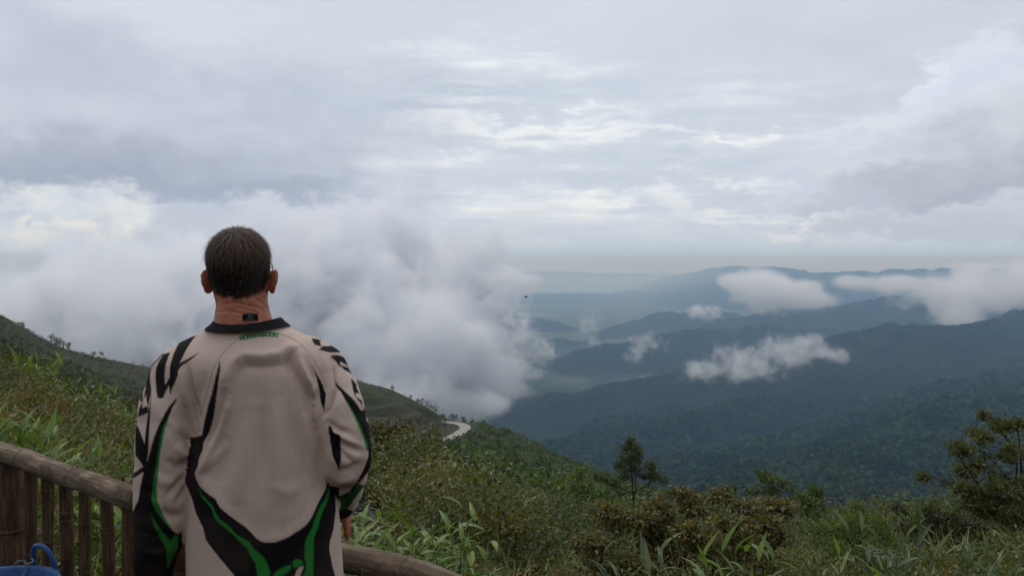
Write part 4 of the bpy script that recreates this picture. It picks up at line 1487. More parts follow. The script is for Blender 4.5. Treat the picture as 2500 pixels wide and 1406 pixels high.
def collar():
    """black ribbed neckband and the maker's tag standing up inside it"""
    n = 64
    th = np.linspace(0, 2 * np.pi, n, endpoint=False)
    c0 = P(606, 797, 2.045)
    rows = []
    for k, (s, up, flare) in enumerate([(0, -.004, 1.19), (.25, .000, 1.14), (.6, .005, 1.03), (1, .0105, .965), (1.0, .0115, .94), (.6, .010, .90), (0, .0, .90)]):
        x = c0[0] + np.sign(np.cos(th)) * np.abs(np.cos(th)) ** .85 * .0885 * flare
        y = c0[1] + np.sign(np.sin(th)) * np.abs(np.sin(th)) ** .85 * .080 * flare
        side = np.abs(np.cos(th)) ** 2
        z = c0[2] + up + side * .0065 * (.4 + s) + np.cos(th) * .0035 - np.clip(np.sin(th), 0, 1) * .012
        rows.append(np.stack([x, y, z], -1))
    v = np.concatenate(rows)
    i = np.arange(len(v)).reshape(len(rows), n)
    j = np.roll(i, -1, 1)
    q = np.stack([i[:-1], j[:-1], j[1:], i[1:]], -1).reshape(-1, 4)
    sub('collar', mesh_np('collar', v, q), M_BLACK)
    # tag: a small curved strip just outside the nape
    rows = []
    ya = c0[1] - .0765
    for zz in np.linspace(0, 1, 5):
        for xx in np.linspace(0, 1, 7):
            uu, vv = 592 + xx * 38, 783 - zz * (19 - 3 * abs(xx - .5) * 2)
            dep = ya - .0012 * math.sin(zz * 3) + .001 * (xx - .5)
            rows.append(P(uu, vv, dep - .004 * (1 - abs(xx - .5) * 2)))
    v = np.array(rows)
    q = grid_faces(5, 7)
    sub('neck_tag', mesh_np('neck_tag', v, q), M_BLACK)
    mb = MB()
    for vv, a, b in ((768, 604, 617), (770.5, 605, 618), (773.5, 606, 614), (776, 604, 618), (780, 599, 622)):
        p = [P(a, vv, ya - .0062), P(b, vv, ya - .0062), P(b, vv - .9, ya - .0062), P(a, vv - .9, ya - .0062)]
        mb.add(np.array(p), np.array([[0, 1, 2, 3]]))
    sub('tag_print', mb.mesh('tag_print', False), mat_plain('tag_print_grey', (.25, .25, .26)))


collar()


def hair():
    v, n = body_v, body_n
    hc = head_c
    u, w_ = proj(v)
    rel = v - hc
    lo_line = np.interp(u, [495, 512, 525, 545, 575, 605, 635, 650, 662, 680], [672, 692, 712, 722, 727, 724, 712, 698, 680, 668])
    back = rel[:, 1] < .02
    scalp = (v[:, 2] > 1.40) & np.where(back, (w_ < lo_line) & (rel[:, 2] > -.10), (rel[:, 2] > .045 - np.clip(.05 - rel[:, 1], 0, .1) * .9) & (rel[:, 1] < .105))
    ear = (np.abs(rel[:, 0]) > .0735) & (rel[:, 2] < -.012)
    scalp &= ~ear
    ids = np.nonzero(scalp)[0]
    r2 = np.random.default_rng(11)
    mb = MB()
    # close cap under the strands
    qm = scalp[body_q].all(1)
    q = body_q[qm]
    used = np.unique(q)
    remap = np.full(len(v), -1)
    remap[used] = np.arange(len(used))
    edge = np.clip((lo_line[used] - w_[used]) / 28, 0, 1) * back[used] + (~back[used])
    mb.add(v[used] + n[used] * (.0012 + .0045 * edge)[:, None], remap[q], np.array([.012, .009, .008]))
    cnt = 15000
    pick = r2.choice(ids, cnt)
    root = v[pick] + r2.normal(0, .0012, (cnt, 3))
    nn = n[pick]
    rr = root - hc
    topness = smoothstep(-.02, .06, rr[:, 2])
    # combed from the crown: down at the back and sides, forward and tousled on top
    crown = hc + np.array([.004, -.045, .075])
    flow = root - crown
    flow /= np.linalg.norm(flow, axis=1)[:, None] + 1e-6
    flow = flow + np.array([.55, .25, 0]) * (topness * (.5 + fbm(root[:, 0] * 40, root[:, 1] * 40, 2)))[:, None] + r2.normal(0, .30, flow.shape)
    flow -= nn * (flow * nn).sum(1)[:, None]
    flow /= np.linalg.norm(flow, axis=1)[:, None] + 1e-6
    fadeu = np.clip((lo_line[pick] - w_[pick]) / 60, .15, 1)
    L = (.005 + .008 * fadeu + .015 * topness) * r2.uniform(.5, 1.35, cnt)
    stray = r2.random(cnt) < .03
    L[stray & (topness > .5)] *= 1.8
    lift = .10 + .42 * topness ** 1.5 * r2.uniform(.2, 1.4, cnt) + r2.normal(0, .12, cnt)
    side = np.cross(nn, flow)
    wd = r2.uniform(.00045, .0008, cnt)
    rings = []
    for t in (0, .35, .7, 1.0):
        p = root + nn * (L * t * lift * (1 - .45 * t) + .001 + .003 * fadeu)[:, None] + flow * (L * t * (1 - .2 * lift))[:, None] + np.array([0, 0, -1.0]) * (L * .25 * t * t)[:, None]
        ww = wd * (1 - .75 * t)
        rings.append(np.stack([p - side * ww[:, None], p + side * ww[:, None]], 1))
    vv = np.stack(rings, 1).reshape(-1, 3)                       # strand, ring, 2
    base = np.arange(cnt)[:, None] * 8
    fq = np.concatenate([base + np.array([[2 * k, 2 * k + 1, 2 * k + 3, 2 * k + 2]]) for k in range(3)])
    grey = r2.random(cnt) < (.04 + .22 * topness)  # paler strands, more of them on top: highlights put into the colour
    c = np.where(grey[:, None], np.array([.15, .115, .09]) * r2.uniform(.6, 1.3, (cnt, 1)), np.array([.042, .026, .018]) * r2.uniform(.5, 1.5, (cnt, 1)))
    c = c * (1 + 1.3 * (topness * (1 - grey))[:, None])  # top strands coloured lighter, standing in for light from above
    mb.add(vv, fq, np.repeat(c, 8, 0))
    sub('hair', mb.mesh('hair'), M_HAIR)


hair()


def spectacles():
    """thin dark temple arms hooked behind the ears, rims and bridge in front"""
    mb = MB()
    hc = head_c
    for s, pu in ((-1, 508), (1, 656)):
        tip = P(pu, 682, HEAD_Y - .022)
        path = [tip, tip + [s * .001, .008, .020], np.array([hc[0] + s * .069, hc[1] + .03, hc[2] - .016]), np.array([hc[0] + s * .054, hc[1] + .108, hc[2] - .014])]
        mb.add(*tube(catmull(path, 14), .0018, 6))
        th = np.linspace(0, 2 * np.pi, 21)
        ring = np.stack([hc[0] + s * .031 + .022 * np.cos(th), np.full(21, hc[1] + .116), hc[2] - .016 + .017 * np.sin(th)], -1)
        mb.add(*tube(ring, .0014, 6))
    mb.add(*tube(np.array([hc + [-.010, .119, -.010], hc + [0, .122, -.007], hc + [.010, .119, -.010]]), .0014, 6))
    sub('spectacles', mb.mesh('spectacles'), mat_plain('dark_spectacle_frame', (.015, .015, .017), .35, .5))


spectacles()


def ring_finger():
    th = np.linspace(0, 2 * np.pi, 25)
    c = P(829, 1281, 2.35)
    ring = np.stack([c[0] + .0098 * np.cos(th), c[1] + .0098 * np.sin(th), np.full(25, c[2])], -1)
    m, T, out = new_mat('gold_ring')
    principled(T, out, (.8, .6, .3, 1), .25, .5, Metallic=1.0)
    v, f = tube(ring, .0014, 6)
    sub('finger_ring', mesh_np('finger_ring', v, f), m)


ring_finger()


def trousers():
    Tf = Field((-.93, 1.84, .05), (-.36, 2.25, .98), .007)
    w = (slice(None),) * 3
    for s in (-1, 1):
        hip = PEL + [s * .085, 0, -.02]
        knee = np.array([hip[0] + s * .01, 2.06, .50])
        ank = np.array([hip[0] + s * .03, 2.02, .12])
        Tf.chain([hip, knee, ank], [.108, .078, .070], .03)
    Tf.cone(PEL + [-.08, 0, .02], PEL + [.08, 0, .02], .105, .105, .03)
    v, q = Tf.mesh()
    v = relax(v, q, 2)
    n = normals_of(v, q)
    v += n * (fbm(v[:, 0] * 9 + v[:, 1] * 7, v[:, 2] * 12, 3) * .006)[:, None]
    sub('trousers', mesh_np('trousers', v, q), M_TROUSER)
    for s in (-1, 1):
        Bf = Field((-1.0, 1.85, 0), (-.3, 2.35, .25), .006)
        a = np.array([PEL[0] + s * .125, 2.02, .09])
        Bf.cone(a + [0, 0, .10], a + [0, -.005, -.03], .052, .046, .02)
        Bf.cone(a + [0, -.03, -.045], a + [s * .015, .15, -.05], .044, .040, .02)
        v, q = Bf.mesh()
        sub('boot', mesh_np('boot', relax(v, q), q), M_BOOT)


trousers()

# ------------------------------------------------------------------ bamboo railing, tub, road, stones
def mat_bamboo(name, dark, mid, lite):
    m, T, out = new_mat(name)
    fl = attr_node(T)
    oi = T.node('ShaderNodeObjectInfo').outputs['Random']
    off = T.node('ShaderNodeCombineXYZ')
    T.l.new(T.math('MULTIPLY', oi, 37.0), off.inputs[0])
    p = T.vmath('ADD', fl, off.outputs[0])
    grain = T.noise(T.vmath('MULTIPLY', p, (5.0, 60.0, 60.0)), 1.0, 5, 0.65)
    patch = T.noise(T.vmath('MULTIPLY', p, (9.0, 14.0, 14.0)), 1.0, 4, 0.6)
    speck = T.noise(T.vmath('MULTIPLY', p, (60.0, 90.0, 90.0)), 1.0, 4, 0.7)
    c = T.ramp(grain, [(0.30, dark), (0.5, mid), (0.70, lite)])
    c = T.mix(T.math('MULTIPLY', T.smooth(patch, 0.46, 0.64), 0.7), c, dark + (1,))
    c = T.mix(T.math('MULTIPLY', T.smooth(speck, 0.60, 0.74), 0.5), c, tuple(min(1, x * 1.9) for x in lite) + (1,))
    c = T.mix(T.math('MULTIPLY', oi, 0.35), c, tuple(x * .8 for x in mid) + (1,))
    h = T.math('ADD', T.math('MULTIPLY', grain, 0.6), speck)
    principled(T, out, c, 0.75, 0.15, bump(T, h, 0.7, 0.003))
    return m


M_RAIL = mat_bamboo('weathered_bamboo_rail', (0.048, 0.033, 0.021), (0.165, 0.118, 0.078), (0.32, 0.250, 0.175))
M_PICKET = mat_bamboo('brown_bamboo_picket', (0.028, 0.016, 0.009), (0.090, 0.052, 0.028), (0.185, 0.115, 0.066))


def bamboo(path, r, nodes, sides=20, wob=0.0, flat=1.0, seed=0):
    """a bamboo pole: smooth between joints, a raised ring and a shallow groove at each joint"""
    n = max(24, len(nodes) * 10)
    pts = catmull(path, n * 3)
    seg = np.concatenate([[0], np.cumsum(np.linalg.norm(np.diff(pts, axis=0), axis=1))])
    L = seg[-1]
    # rings concentrated at the joints
    s = np.concatenate([np.linspace(0, L, n)] + [np.array([-.016, -.009, -.004, 0, .004, .009, .016]) + k * L for k in nodes])
    s = np.unique(np.clip(s, 0, L))
    pts = np.stack([np.interp(s, seg, pts[:, a]) for a in range(3)], -1)
    rad = np.full(len(s), r)
    for k in nodes:
        d = s - k * L
        rad += r * (.10 * np.exp(-(d / .006) ** 2) - .05 * np.exp(-((d - .010) / .004) ** 2))
    rad *= 1 + .03 * fbm(s * 5 + seed * 3.7, s * 0 + seed, 3)
    v, f = tube(pts, rad, sides)
    k = len(s) * sides
    th = np.tile(np.linspace(0, 2 * np.pi, sides, endpoint=False), len(s))
    al = np.repeat(s, sides)
    flow = np.stack([al + seed * 1.7, np.cos(th) * .04, np.sin(th) * .04], -1)
    flow = np.concatenate([flow, flow[:1], flow[k - 1:k]])
    ctr = np.concatenate([np.repeat(pts, sides, 0), pts[:1], pts[-1:]])
    ax = v - ctr
    v = v + ax * (.05 * fbm(flow[:, 0] * 7 + 3 * seed, flow[:, 1] * 30 + flow[:, 2] * 22, 3))[:, None] * (1 + wob)
    return v, f, flow


def fence_d(u):
    """distance of the railing line where it crosses a photo column"""
    a, b = np.array([-2.157, 3.46]), np.array([-.13, 2.07])
    t = (u - 1250) / F
    # a + s (b-a) with x = t*y
    d = b - a
    s = (t * a[1] - a[0]) / (d[0] - t * d[1])
    return a[1] + s * d[1]


fence = thing('bamboo_railing', 'weathered bamboo pole railing on upright bamboo pickets, in front of the man', 'fence', (-.95, 2.6, 0))
FO = np.array(fence.location)


def fpart(name, v, f, flow, mat):
    mb = MB()
    mb.add(v - FO, f, flow)
    return link(name, mb.mesh(name), mat, fence)


_A = [P(u, w, d) for u, w, d in ((-60, 1088, 3.62), (0, 1103, 3.5), (58, 1120, 3.36), (132, 1150, 3.2), (190, 1170, 3.09), (243, 1187, 2.99), (301, 1207, 2.90), (341, 1219, 2.84))]
fpart('rail', *bamboo(_A, .0425, [.14, .34, .66, .985], 24, .3, seed=1), M_RAIL)
_B = [P(u, w, d) for u, w, d in ((347, 1226, 2.84), (560, 1288, 2.60), (827, 1358, 2.37), (895, 1371, 2.31), (970, 1389, 2.24), (1044, 1412, 2.18), (1130, 1448, 2.10), (1260, 1520, 1.99), (1400, 1620, 1.88))]
fpart('rail', *bamboo(_B, .0415, [.22, .44, .68, .90], 24, .3, seed=2), M_RAIL)
_r3 = np.random.default_rng(5)
_us = [76, 117, 160, 208, 260, 315, 372, 443, 505, 575, 650, 730, 815, 905, 1000, 1100]
_rows = np.array([(0, 1103), (58, 1120), (132, 1150), (190, 1170), (243, 1187), (301, 1207), (341, 1221), (560, 1288), (827, 1358), (970, 1389), (1130, 1448)], float)
for k, u in enumerate(_us):
    d = fence_d(u) + .005
    top = P(u, float(np.interp(u, _rows[:, 0], _rows[:, 1])), d)
    lean = _r3.normal(0, .012)
    base = np.array([top[0] + lean, top[1], -.05])
    mid = (top + base) / 2 + [_r3.normal(0, .004), 0, 0]
    nodes = sorted(_r3.uniform(.12, .9, 3))
    v, f, flow = bamboo([base, mid, top - [0, 0, .012]], .0265 + _r3.uniform(-.003, .003), nodes, 14, .6, seed=k + 5)
    fpart('picket', v, f, flow, M_PICKET)
d = fence_d(26)
top = P(26, 1108, d)
fpart('post', *bamboo([[top[0], top[1], -.1], [top[0], top[1], .5], top + [0, 0, -.005]], .052, [.25, .62], 18, .8, seed=40), M_PICKET)
d = fence_d(-45)
top = P(-45, 1092, d)
fpart('picket', *bamboo([[top[0], top[1], -.1], [top[0], top[1], .5], top + [0, 0, -.012]], .03, [.3, .6], 14, .6, seed=41), M_PICKET)


# ---- blue tub in the corner of the railing
def tub():
    c = np.array([-1.985, 2.95, 0.0])
    t = thing('tub', 'blue flexible plastic tub with a loop handle, standing in front of the pickets', 'tub', tuple(c))
    m, T, out = new_mat('blue_plastic')
    tc = T.node('ShaderNodeTexCoord').outputs['Object']
    n = T.noise(T.vmath('MULTIPLY', tc, (30, 30, 6)), 1.0, 4, .6)
    sc = T.smooth(T.noise(T.vmath('MULTIPLY', tc, (16, 16, 70)), 1.0, 5, .7, 1.5), .60, .70)
    col = T.mix(T.smooth(n, .3, .7), (.022, .075, .21, 1), (.034, .110, .30, 1))
    col = T.mix(T.math('MULTIPLY', sc, .35), col, (.10, .18, .34, 1))
    principled(T, out, col, .45, .4, bump(T, n, .2, .002))
    n_s, R = 72, .232
    th = np.linspace(0, 2 * np.pi, n_s, endpoint=False)
    prof = [(.150, .0), (.158, .004), (.185, .14), (.205, .28), (.222, .40), (.226, .452), (.236, .456), (.240, .466), (.236, .476), (.226, .478), (.220, .468), (.214, .40), (.198, .28), (.178, .14), (.150, .012)]
    rows = []
    prof = [(r, z * .88) for r, z in prof]
    for r, z in prof:
        rib = 1 + .006 * np.cos(th * 36) * (.02 < z < .39)
        rows.append(np.stack([r * np.cos(th) * rib, r * np.sin(th) * rib, np.full(n_s, z + .006 * np.cos(2 * th))], -1))
    v = np.concatenate(rows)
    i = np.arange(len(v)).reshape(len(prof), n_s)
    j = np.roll(i, -1, 1)
    q = np.stack([i[:-1], j[:-1], j[1:], i[1:]], -1).reshape(-1, 4)
    v = np.concatenate([v, [[0, 0, 0.0], [0, 0, .012]]])
    tr = np.concatenate([np.stack([np.full(n_s, len(v) - 2), j[0], i[0]], -1), np.stack([np.full(n_s, len(v) - 1), i[-1], j[-1]], -1)])
    link('tub_body', mesh_np('tub_body', v, [q, tr]), m, t)
    for a0 in (math.radians(70), math.radians(250)):
        ax = np.array([math.cos(a0), math.sin(a0), 0])
        tg = np.array([-math.sin(a0), math.cos(a0), 0])
        pts = [ax * .232 + tg * s + np.array([0, 0, z - .055]) - ax * inn for s, z, inn in
               ((-.062, .40, -.004), (-.060, .455, -.008), (-.055, .50, 0), (-.035, .548, .012), (0, .562, .018), (.035, .548, .012), (.055, .50, 0), (.060, .455, -.008), (.062, .40, -.004))]
        vv, ff = tube(catmull(pts, 30), .0095, 10)
        link('handle', mesh_np('handle', vv, ff), m, t)
    tie = []
    a0 = math.radians(70)
    ax, tg = np.array([math.cos(a0), math.sin(a0), 0]), np.array([-math.sin(a0), math.cos(a0), 0])
    b = ax * .225 + tg * .058 - np.array([0, 0, .055])
    pts = [b + [.0, 0, .50], b + [.018, -.016, .492], b + [-.004, -.026, .484], b + [-.020, -.014, .492], b + [-.006, -.020, .470], b + [-.022, -.034, .41], b + [-.028, -.036, .33], b + [-.026, -.034, .22]]
    vv, ff = tube(catmull(pts, 34), .0032, 6)
    mb = MB()
    mb.add(vv, ff)
    pts = [b + [-.004, -.018, .488], b + [-.03, -.03, .50], b + [-.05, -.03, .485], b + [-.052, -.03, .46]]
    mb.add(*tube(catmull(pts, 12), .0026, 6))
    link('tie_string', mb.mesh('tie_string'), mat_plain('grey_string', (.16, .20, .24), .7), t)


tub()


# ---- things lying on the terrain
def hit(u, v, d0=3.0, d1=1200.0, hf=h_near):
    ds = np.exp(np.linspace(math.log(d0), math.log(d1), 4000))
    r = ray(u, v)
    x, y, z = r[0] / r[1] * ds, ds, CAM_H + r[2] / r[1] * ds
    below = z < hf(x, y)
    i = int(np.argmax(below)) if below.any() else len(ds) - 1
    return np.array([x[i], y[i], float(hf(x[i:i + 1], y[i:i + 1])[0])])


def mat_road():
    m, T, out = new_mat('pale_concrete_road')
    g = T.node('ShaderNodeNewGeometry').outputs['Position']
    n = T.noise(g, .5, 4, .6)
    c = T.mix(T.smooth(n, .3, .7), (.26, .245, .21, 1), (.36, .34, .30, 1))
    principled(T, out, c, .9, .1)
    return m


def road():
    c = catmull(ROAD[::2], 90)
    t = np.gradient(c, axis=0)
    t[:, 2] = 0
    t /= np.linalg.norm(t, axis=1)[:, None]
    sd = np.stack([t[:, 1], -t[:, 0], 0 * t[:, 0]], -1)
    hw = 2.7
    zz = c[:, 2].copy()
    rows = []
    for o, dz in ((-hw - .35, -2.5), (-hw - .35, .15), (-hw, .15), (-hw, 0), (0, .05), (hw, 0), (hw, .15), (hw + .35, .15), (hw + .35, -2.5)):
        p = c + sd * o
        p[:, 2] = zz + dz
        rows.append(p)
    v = np.stack(rows, 1).reshape(-1, 3)
    link('road', mesh_np('road', v, grid_faces(len(c), len(rows)), False), mat_road(), kind='structure')
    return c


road_c = road()


def stones():
    """rubble edging: rough stone slabs beside the green mound"""
    r = np.random.default_rng(21)
    t = thing('stone_edging', 'rough grey stone rubble edging between the green mound and the leaf clump', 'stonework', tuple(hit(890, 1245)))
    o = np.array(t.location)
    m, T, out = new_mat('rubble_stone')
    tc = T.node('ShaderNodeTexCoord').outputs['Object']
    oi = T.node('ShaderNodeObjectInfo').outputs['Random']
    n = T.noise(tc, 14, 5, .65)
    c = T.ramp(n, [(.3, (.055, .050, .046)), (.55, (.125, .118, .108)), (.75, (.20, .19, .175))])
    c = T.mix(T.math('MULTIPLY', oi, .5), c, (.08, .07, .06, 1))
    principled(T, out, c, .9, .15, bump(T, n, .8, .01))
    protos = []
    for k in range(6):
        bm = bmesh.new()
        bmesh.ops.create_icosphere(bm, subdivisions=1, radius=1.0)
        for p in bm.verts:
            p.co *= 1 + r.uniform(-.22, .22)
            p.co.z = max(-.6, min(.55, p.co.z))
        me = bpy.data.meshes.new('stone')
        bm.to_mesh(me)
        bm.free()
        me.materials.append(m)
        protos.append(me)
    spots = []
    for a in range(12):
        for b in range(6):
            u = 838 + a * 10 + r.uniform(-4, 4)
            v = 1212 + b * 12 + (a - 4) * 3.4 + r.uniform(-4, 4)
            if 1205 < v < 1282 and not (u > 905 and v < 1228):
                spots.append((u, v))
    for u, v in spots:
        p = hit(u, v)
        s = bpy.data.objects.new('stone', protos[r.integers(6)])
        COL.objects.link(s)
        s.parent = t
        s.location = p - o + np.array([0, 0, .02])
        w = r.uniform(.030, .058) * p[1] / 9
        s.scale = (w * r.uniform(1, 1.6), w * r.uniform(.8, 1.3), w * r.uniform(.5, .9))
        s.rotation_euler = (r.normal(0, .2), r.normal(0, .2), r.uniform(0, 6.28))


stones()


def village():
    """scatter of tiny roofs on the valley floor"""
    r = np.random.default_rng(31)
    mb = MB()
    for k in range(110):
        u, v = r.uniform(1200, 1318), r.uniform(872, 902)
        if r.random() < .35:
            u, v = r.uniform(1290, 1430), 868 - (u - 1290) * .0 + r.normal(0, 2)
        d = (CAM_H - FLOOR) / (v - 640) * F
        p = P(u, v, d)
        p[2] = float(h_all(np.array([p[0]]), np.array([p[1]]))[0])
        if p[2] > FLOOR + 60:
            continue
        a, b, h = r.uniform(6, 16), r.uniform(5, 9), r.uniform(3, 6)
        R = rot_z(r.uniform(0, 3.1))
        vv = np.array([(-a, -b, -6), (a, -b, -6), (a, b, -6), (-a, b, -6), (-a, -b, h), (a, -b, h), (a, b, h), (-a, b, h), (-a, 0, h + 3), (a, 0, h + 3)]) @ R.T + p
        mb.add(vv, [np.array([(0, 1, 5, 4), (1, 2, 6, 5), (2, 3, 7, 6), (3, 0, 4, 7), (4, 5, 9, 8), (6, 7, 8, 9)]), np.array([(5, 6, 9), (7, 4, 8)])],
               np.array([(.24, .24, .23), (.17, .16, .15), (.14, .10, .08), (.30, .30, .30)][r.integers(4)]))
    m, T, out = new_mat('village_roofs')
    principled(T, out, attr_node(T), .8, .1)
    link('village_houses', mb.mesh('village_houses', False), m, None, 'pale specks of a far village on the valley floor below the cloud bank', 'village', kind='stuff')


village()


def river():
    rows = []
    for u, v, w in ((1130, 768.5, 60), (1170, 769, 90), (1200, 769.5, 110), (1235, 769.5, 120), (1270, 768.5, 130), (1300, 768.5, 130), (1340, 770, 90), (1370, 771, 60)):
        d = (CAM_H - FLOOR - 66) / (v - 640) * F
        p = P(u, v, d)
        rows += [p - [0, w * .8, 0], p + [0, w * .8, 0]]
    v = np.array(rows)
    v[:, 2] = FLOOR + 66
    m, T, out = new_mat('river_water')
    principled(T, out, (.10, .12, .12, 1), .45, .3)
    link('river', mesh_np('river', v, grid_faces(len(rows) // 2, 2)[:, ::-1]), m, kind='structure')


river()


def insect():
    p = P(1284, 725, 2.6)
    t = thing('flying_insect', 'tiny dark insect hovering in mid-air before the blue valley', 'insect', tuple(p))
    s = .0054
    mb = MB()
    for c, r in (((0, 0, 0), (.95, .5, .42)), ((.95, 0, .05), (.35, .34, .32))):
        bm = bmesh.new()
        bmesh.ops.create_icosphere(bm, subdivisions=2, radius=1)
        v = np.array([list(x.co) for x in bm.verts]) * r + c
        f = np.array([[x.index for x in q.verts] for q in bm.faces])
        bm.free()
        mb.add(v * s, f)
    link('insect_body', mb.mesh('insect_body'), mat_plain('insect_shell', (.012, .012, .014), .3, .5), t)
    for sg in (-1, 1):
        v = np.array([(.3, .1, .35), (.1, 1.0, .9), (-.6, 1.2, .9), (-.5, .2, .4), (-.1, .6, .72)]) * [1, sg, 1] * s
        link('wing', mesh_np('wing', v, np.array([(0, 1, 4), (1, 2, 4), (2, 3, 4), (3, 0, 4)])), mat_plain('insect_wing', (.12, .12, .13), .4, .4), t)


insect()

# ------------------------------------------------------------------ plants
def mat_leaf(name, obj_random=False, transl=0.35, hue=(1, 1, 1), base=None):
    m, T, out = new_mat(name)
    if obj_random:
        oi = T.node('ShaderNodeObjectInfo').outputs['Random']
        c = T.ramp(oi, base)
    else:
        c = attr_node(T)
    tc = T.node('ShaderNodeNewGeometry').outputs['Position']
    n = T.noise(tc, 30, 3, .6)
    c = T.mix(T.math('MULTIPLY', T.smooth(n, .35, .7), .35), c, T.mix(1.0, c, (.62, .60, .50, 1), 'MULTIPLY'))
    d = T.node('ShaderNodeBsdfPrincipled')
    T.l.new(c, d.inputs['Base Color'])
    d.inputs['Roughness'].default_value = .42
    d.inputs['Specular IOR Level'].default_value = .45
    tr = T.node('ShaderNodeBsdfTranslucent')
    T.l.new(T.mix(1.0, c, (1.1, 1.25, .6, 1), 'MULTIPLY'), tr.inputs[0])
    mx = T.node('ShaderNodeMixShader')
    mx.inputs[0].default_value = transl
    T.l.new(d.outputs[0], mx.inputs[1])
    T.l.new(tr.outputs[0], mx.inputs[2])
    T.l.new(mx.outputs[0], out.inputs[0])
    return m


M_LEAF = mat_leaf('foliage_leaf')
M_CANE = mat_leaf('cane_grass_leaf', True, .35, base=[(0, (.110, .175, .034)), (.5, (.165, .245, .048)), (.85, (.220, .290, .066)), (1, (.28, .27, .09))])
M_CANE_DULL = mat_leaf('cane_grass_leaf_dull', True, .3, base=[(0, (.060, .095, .034)), (.5, (.100, .140, .052)), (.9, (.150, .165, .066)), (1, (.18, .155, .07))])
M_BARK = mat_plain('twig_bark', (.040, .030, .022), .9, .1, 40, .4, .004)
M_STEM = mat_plain('cane_stem', (.070, .095, .035), .7, .2, 60)


def kites(pos, dirs, nrm, L, W, col, fold=.25):
    """folded leaf-shaped faces: 4 verts, 2 triangles each"""
    dirs = dirs / (np.linalg.norm(dirs, axis=1)[:, None] + 1e-9)
    side = np.cross(dirs, nrm)
    side /= np.linalg.norm(side, axis=1)[:, None] + 1e-9
    up = np.cross(side, dirs)
    L, W = np.asarray(L)[:, None], np.asarray(W)[:, None]
    a = pos
    l = pos + dirs * L * .45 + side * W * .5 + up * W * fold
    r = pos + dirs * L * .45 - side * W * .5 + up * W * fold
    t = pos + dirs * L
    v = np.stack([a, l, t, r], 1).reshape(-1, 3)
    b = np.arange(len(pos))[:, None] * 4
    f = np.concatenate([b + [[0, 2, 1]], b + [[0, 3, 2]]])
    return v, f, np.repeat(col, 4, 0)


def unit(r, n):
    x = r.normal(0, 1, (n, 3))
    return x / np.linalg.norm(x, axis=1)[:, None]


def pick_cols(r, n, cols, var=.25, w=None):
    cols = np.array(cols)
    c = cols[r.choice(len(cols), n, p=w)]
    return c * r.uniform(1 - var, 1 + var, (n, 1)) * r.uniform(.93, 1.07, (n, 3)) * [1.40, 1.38, .95]


GREEN = [(.058, .085, .022), (.085, .118, .030), (.120, .145, .042)]
DARKG = [(.030, .046, .016), (.046, .066, .022), (.070, .088, .030)]
RUSSET = [(.100, .070, .028), (.130, .090, .034), (.085, .085, .030), (.060, .066, .024), (.18, .145, .055), (.045, .036, .018)]
BROWN = [(.075, .050, .022), (.050, .038, .018), (.095, .070, .032), (.050, .055, .020)]
LIME = [(.100, .140, .028), (.130, .175, .036), (.080, .110, .024)]


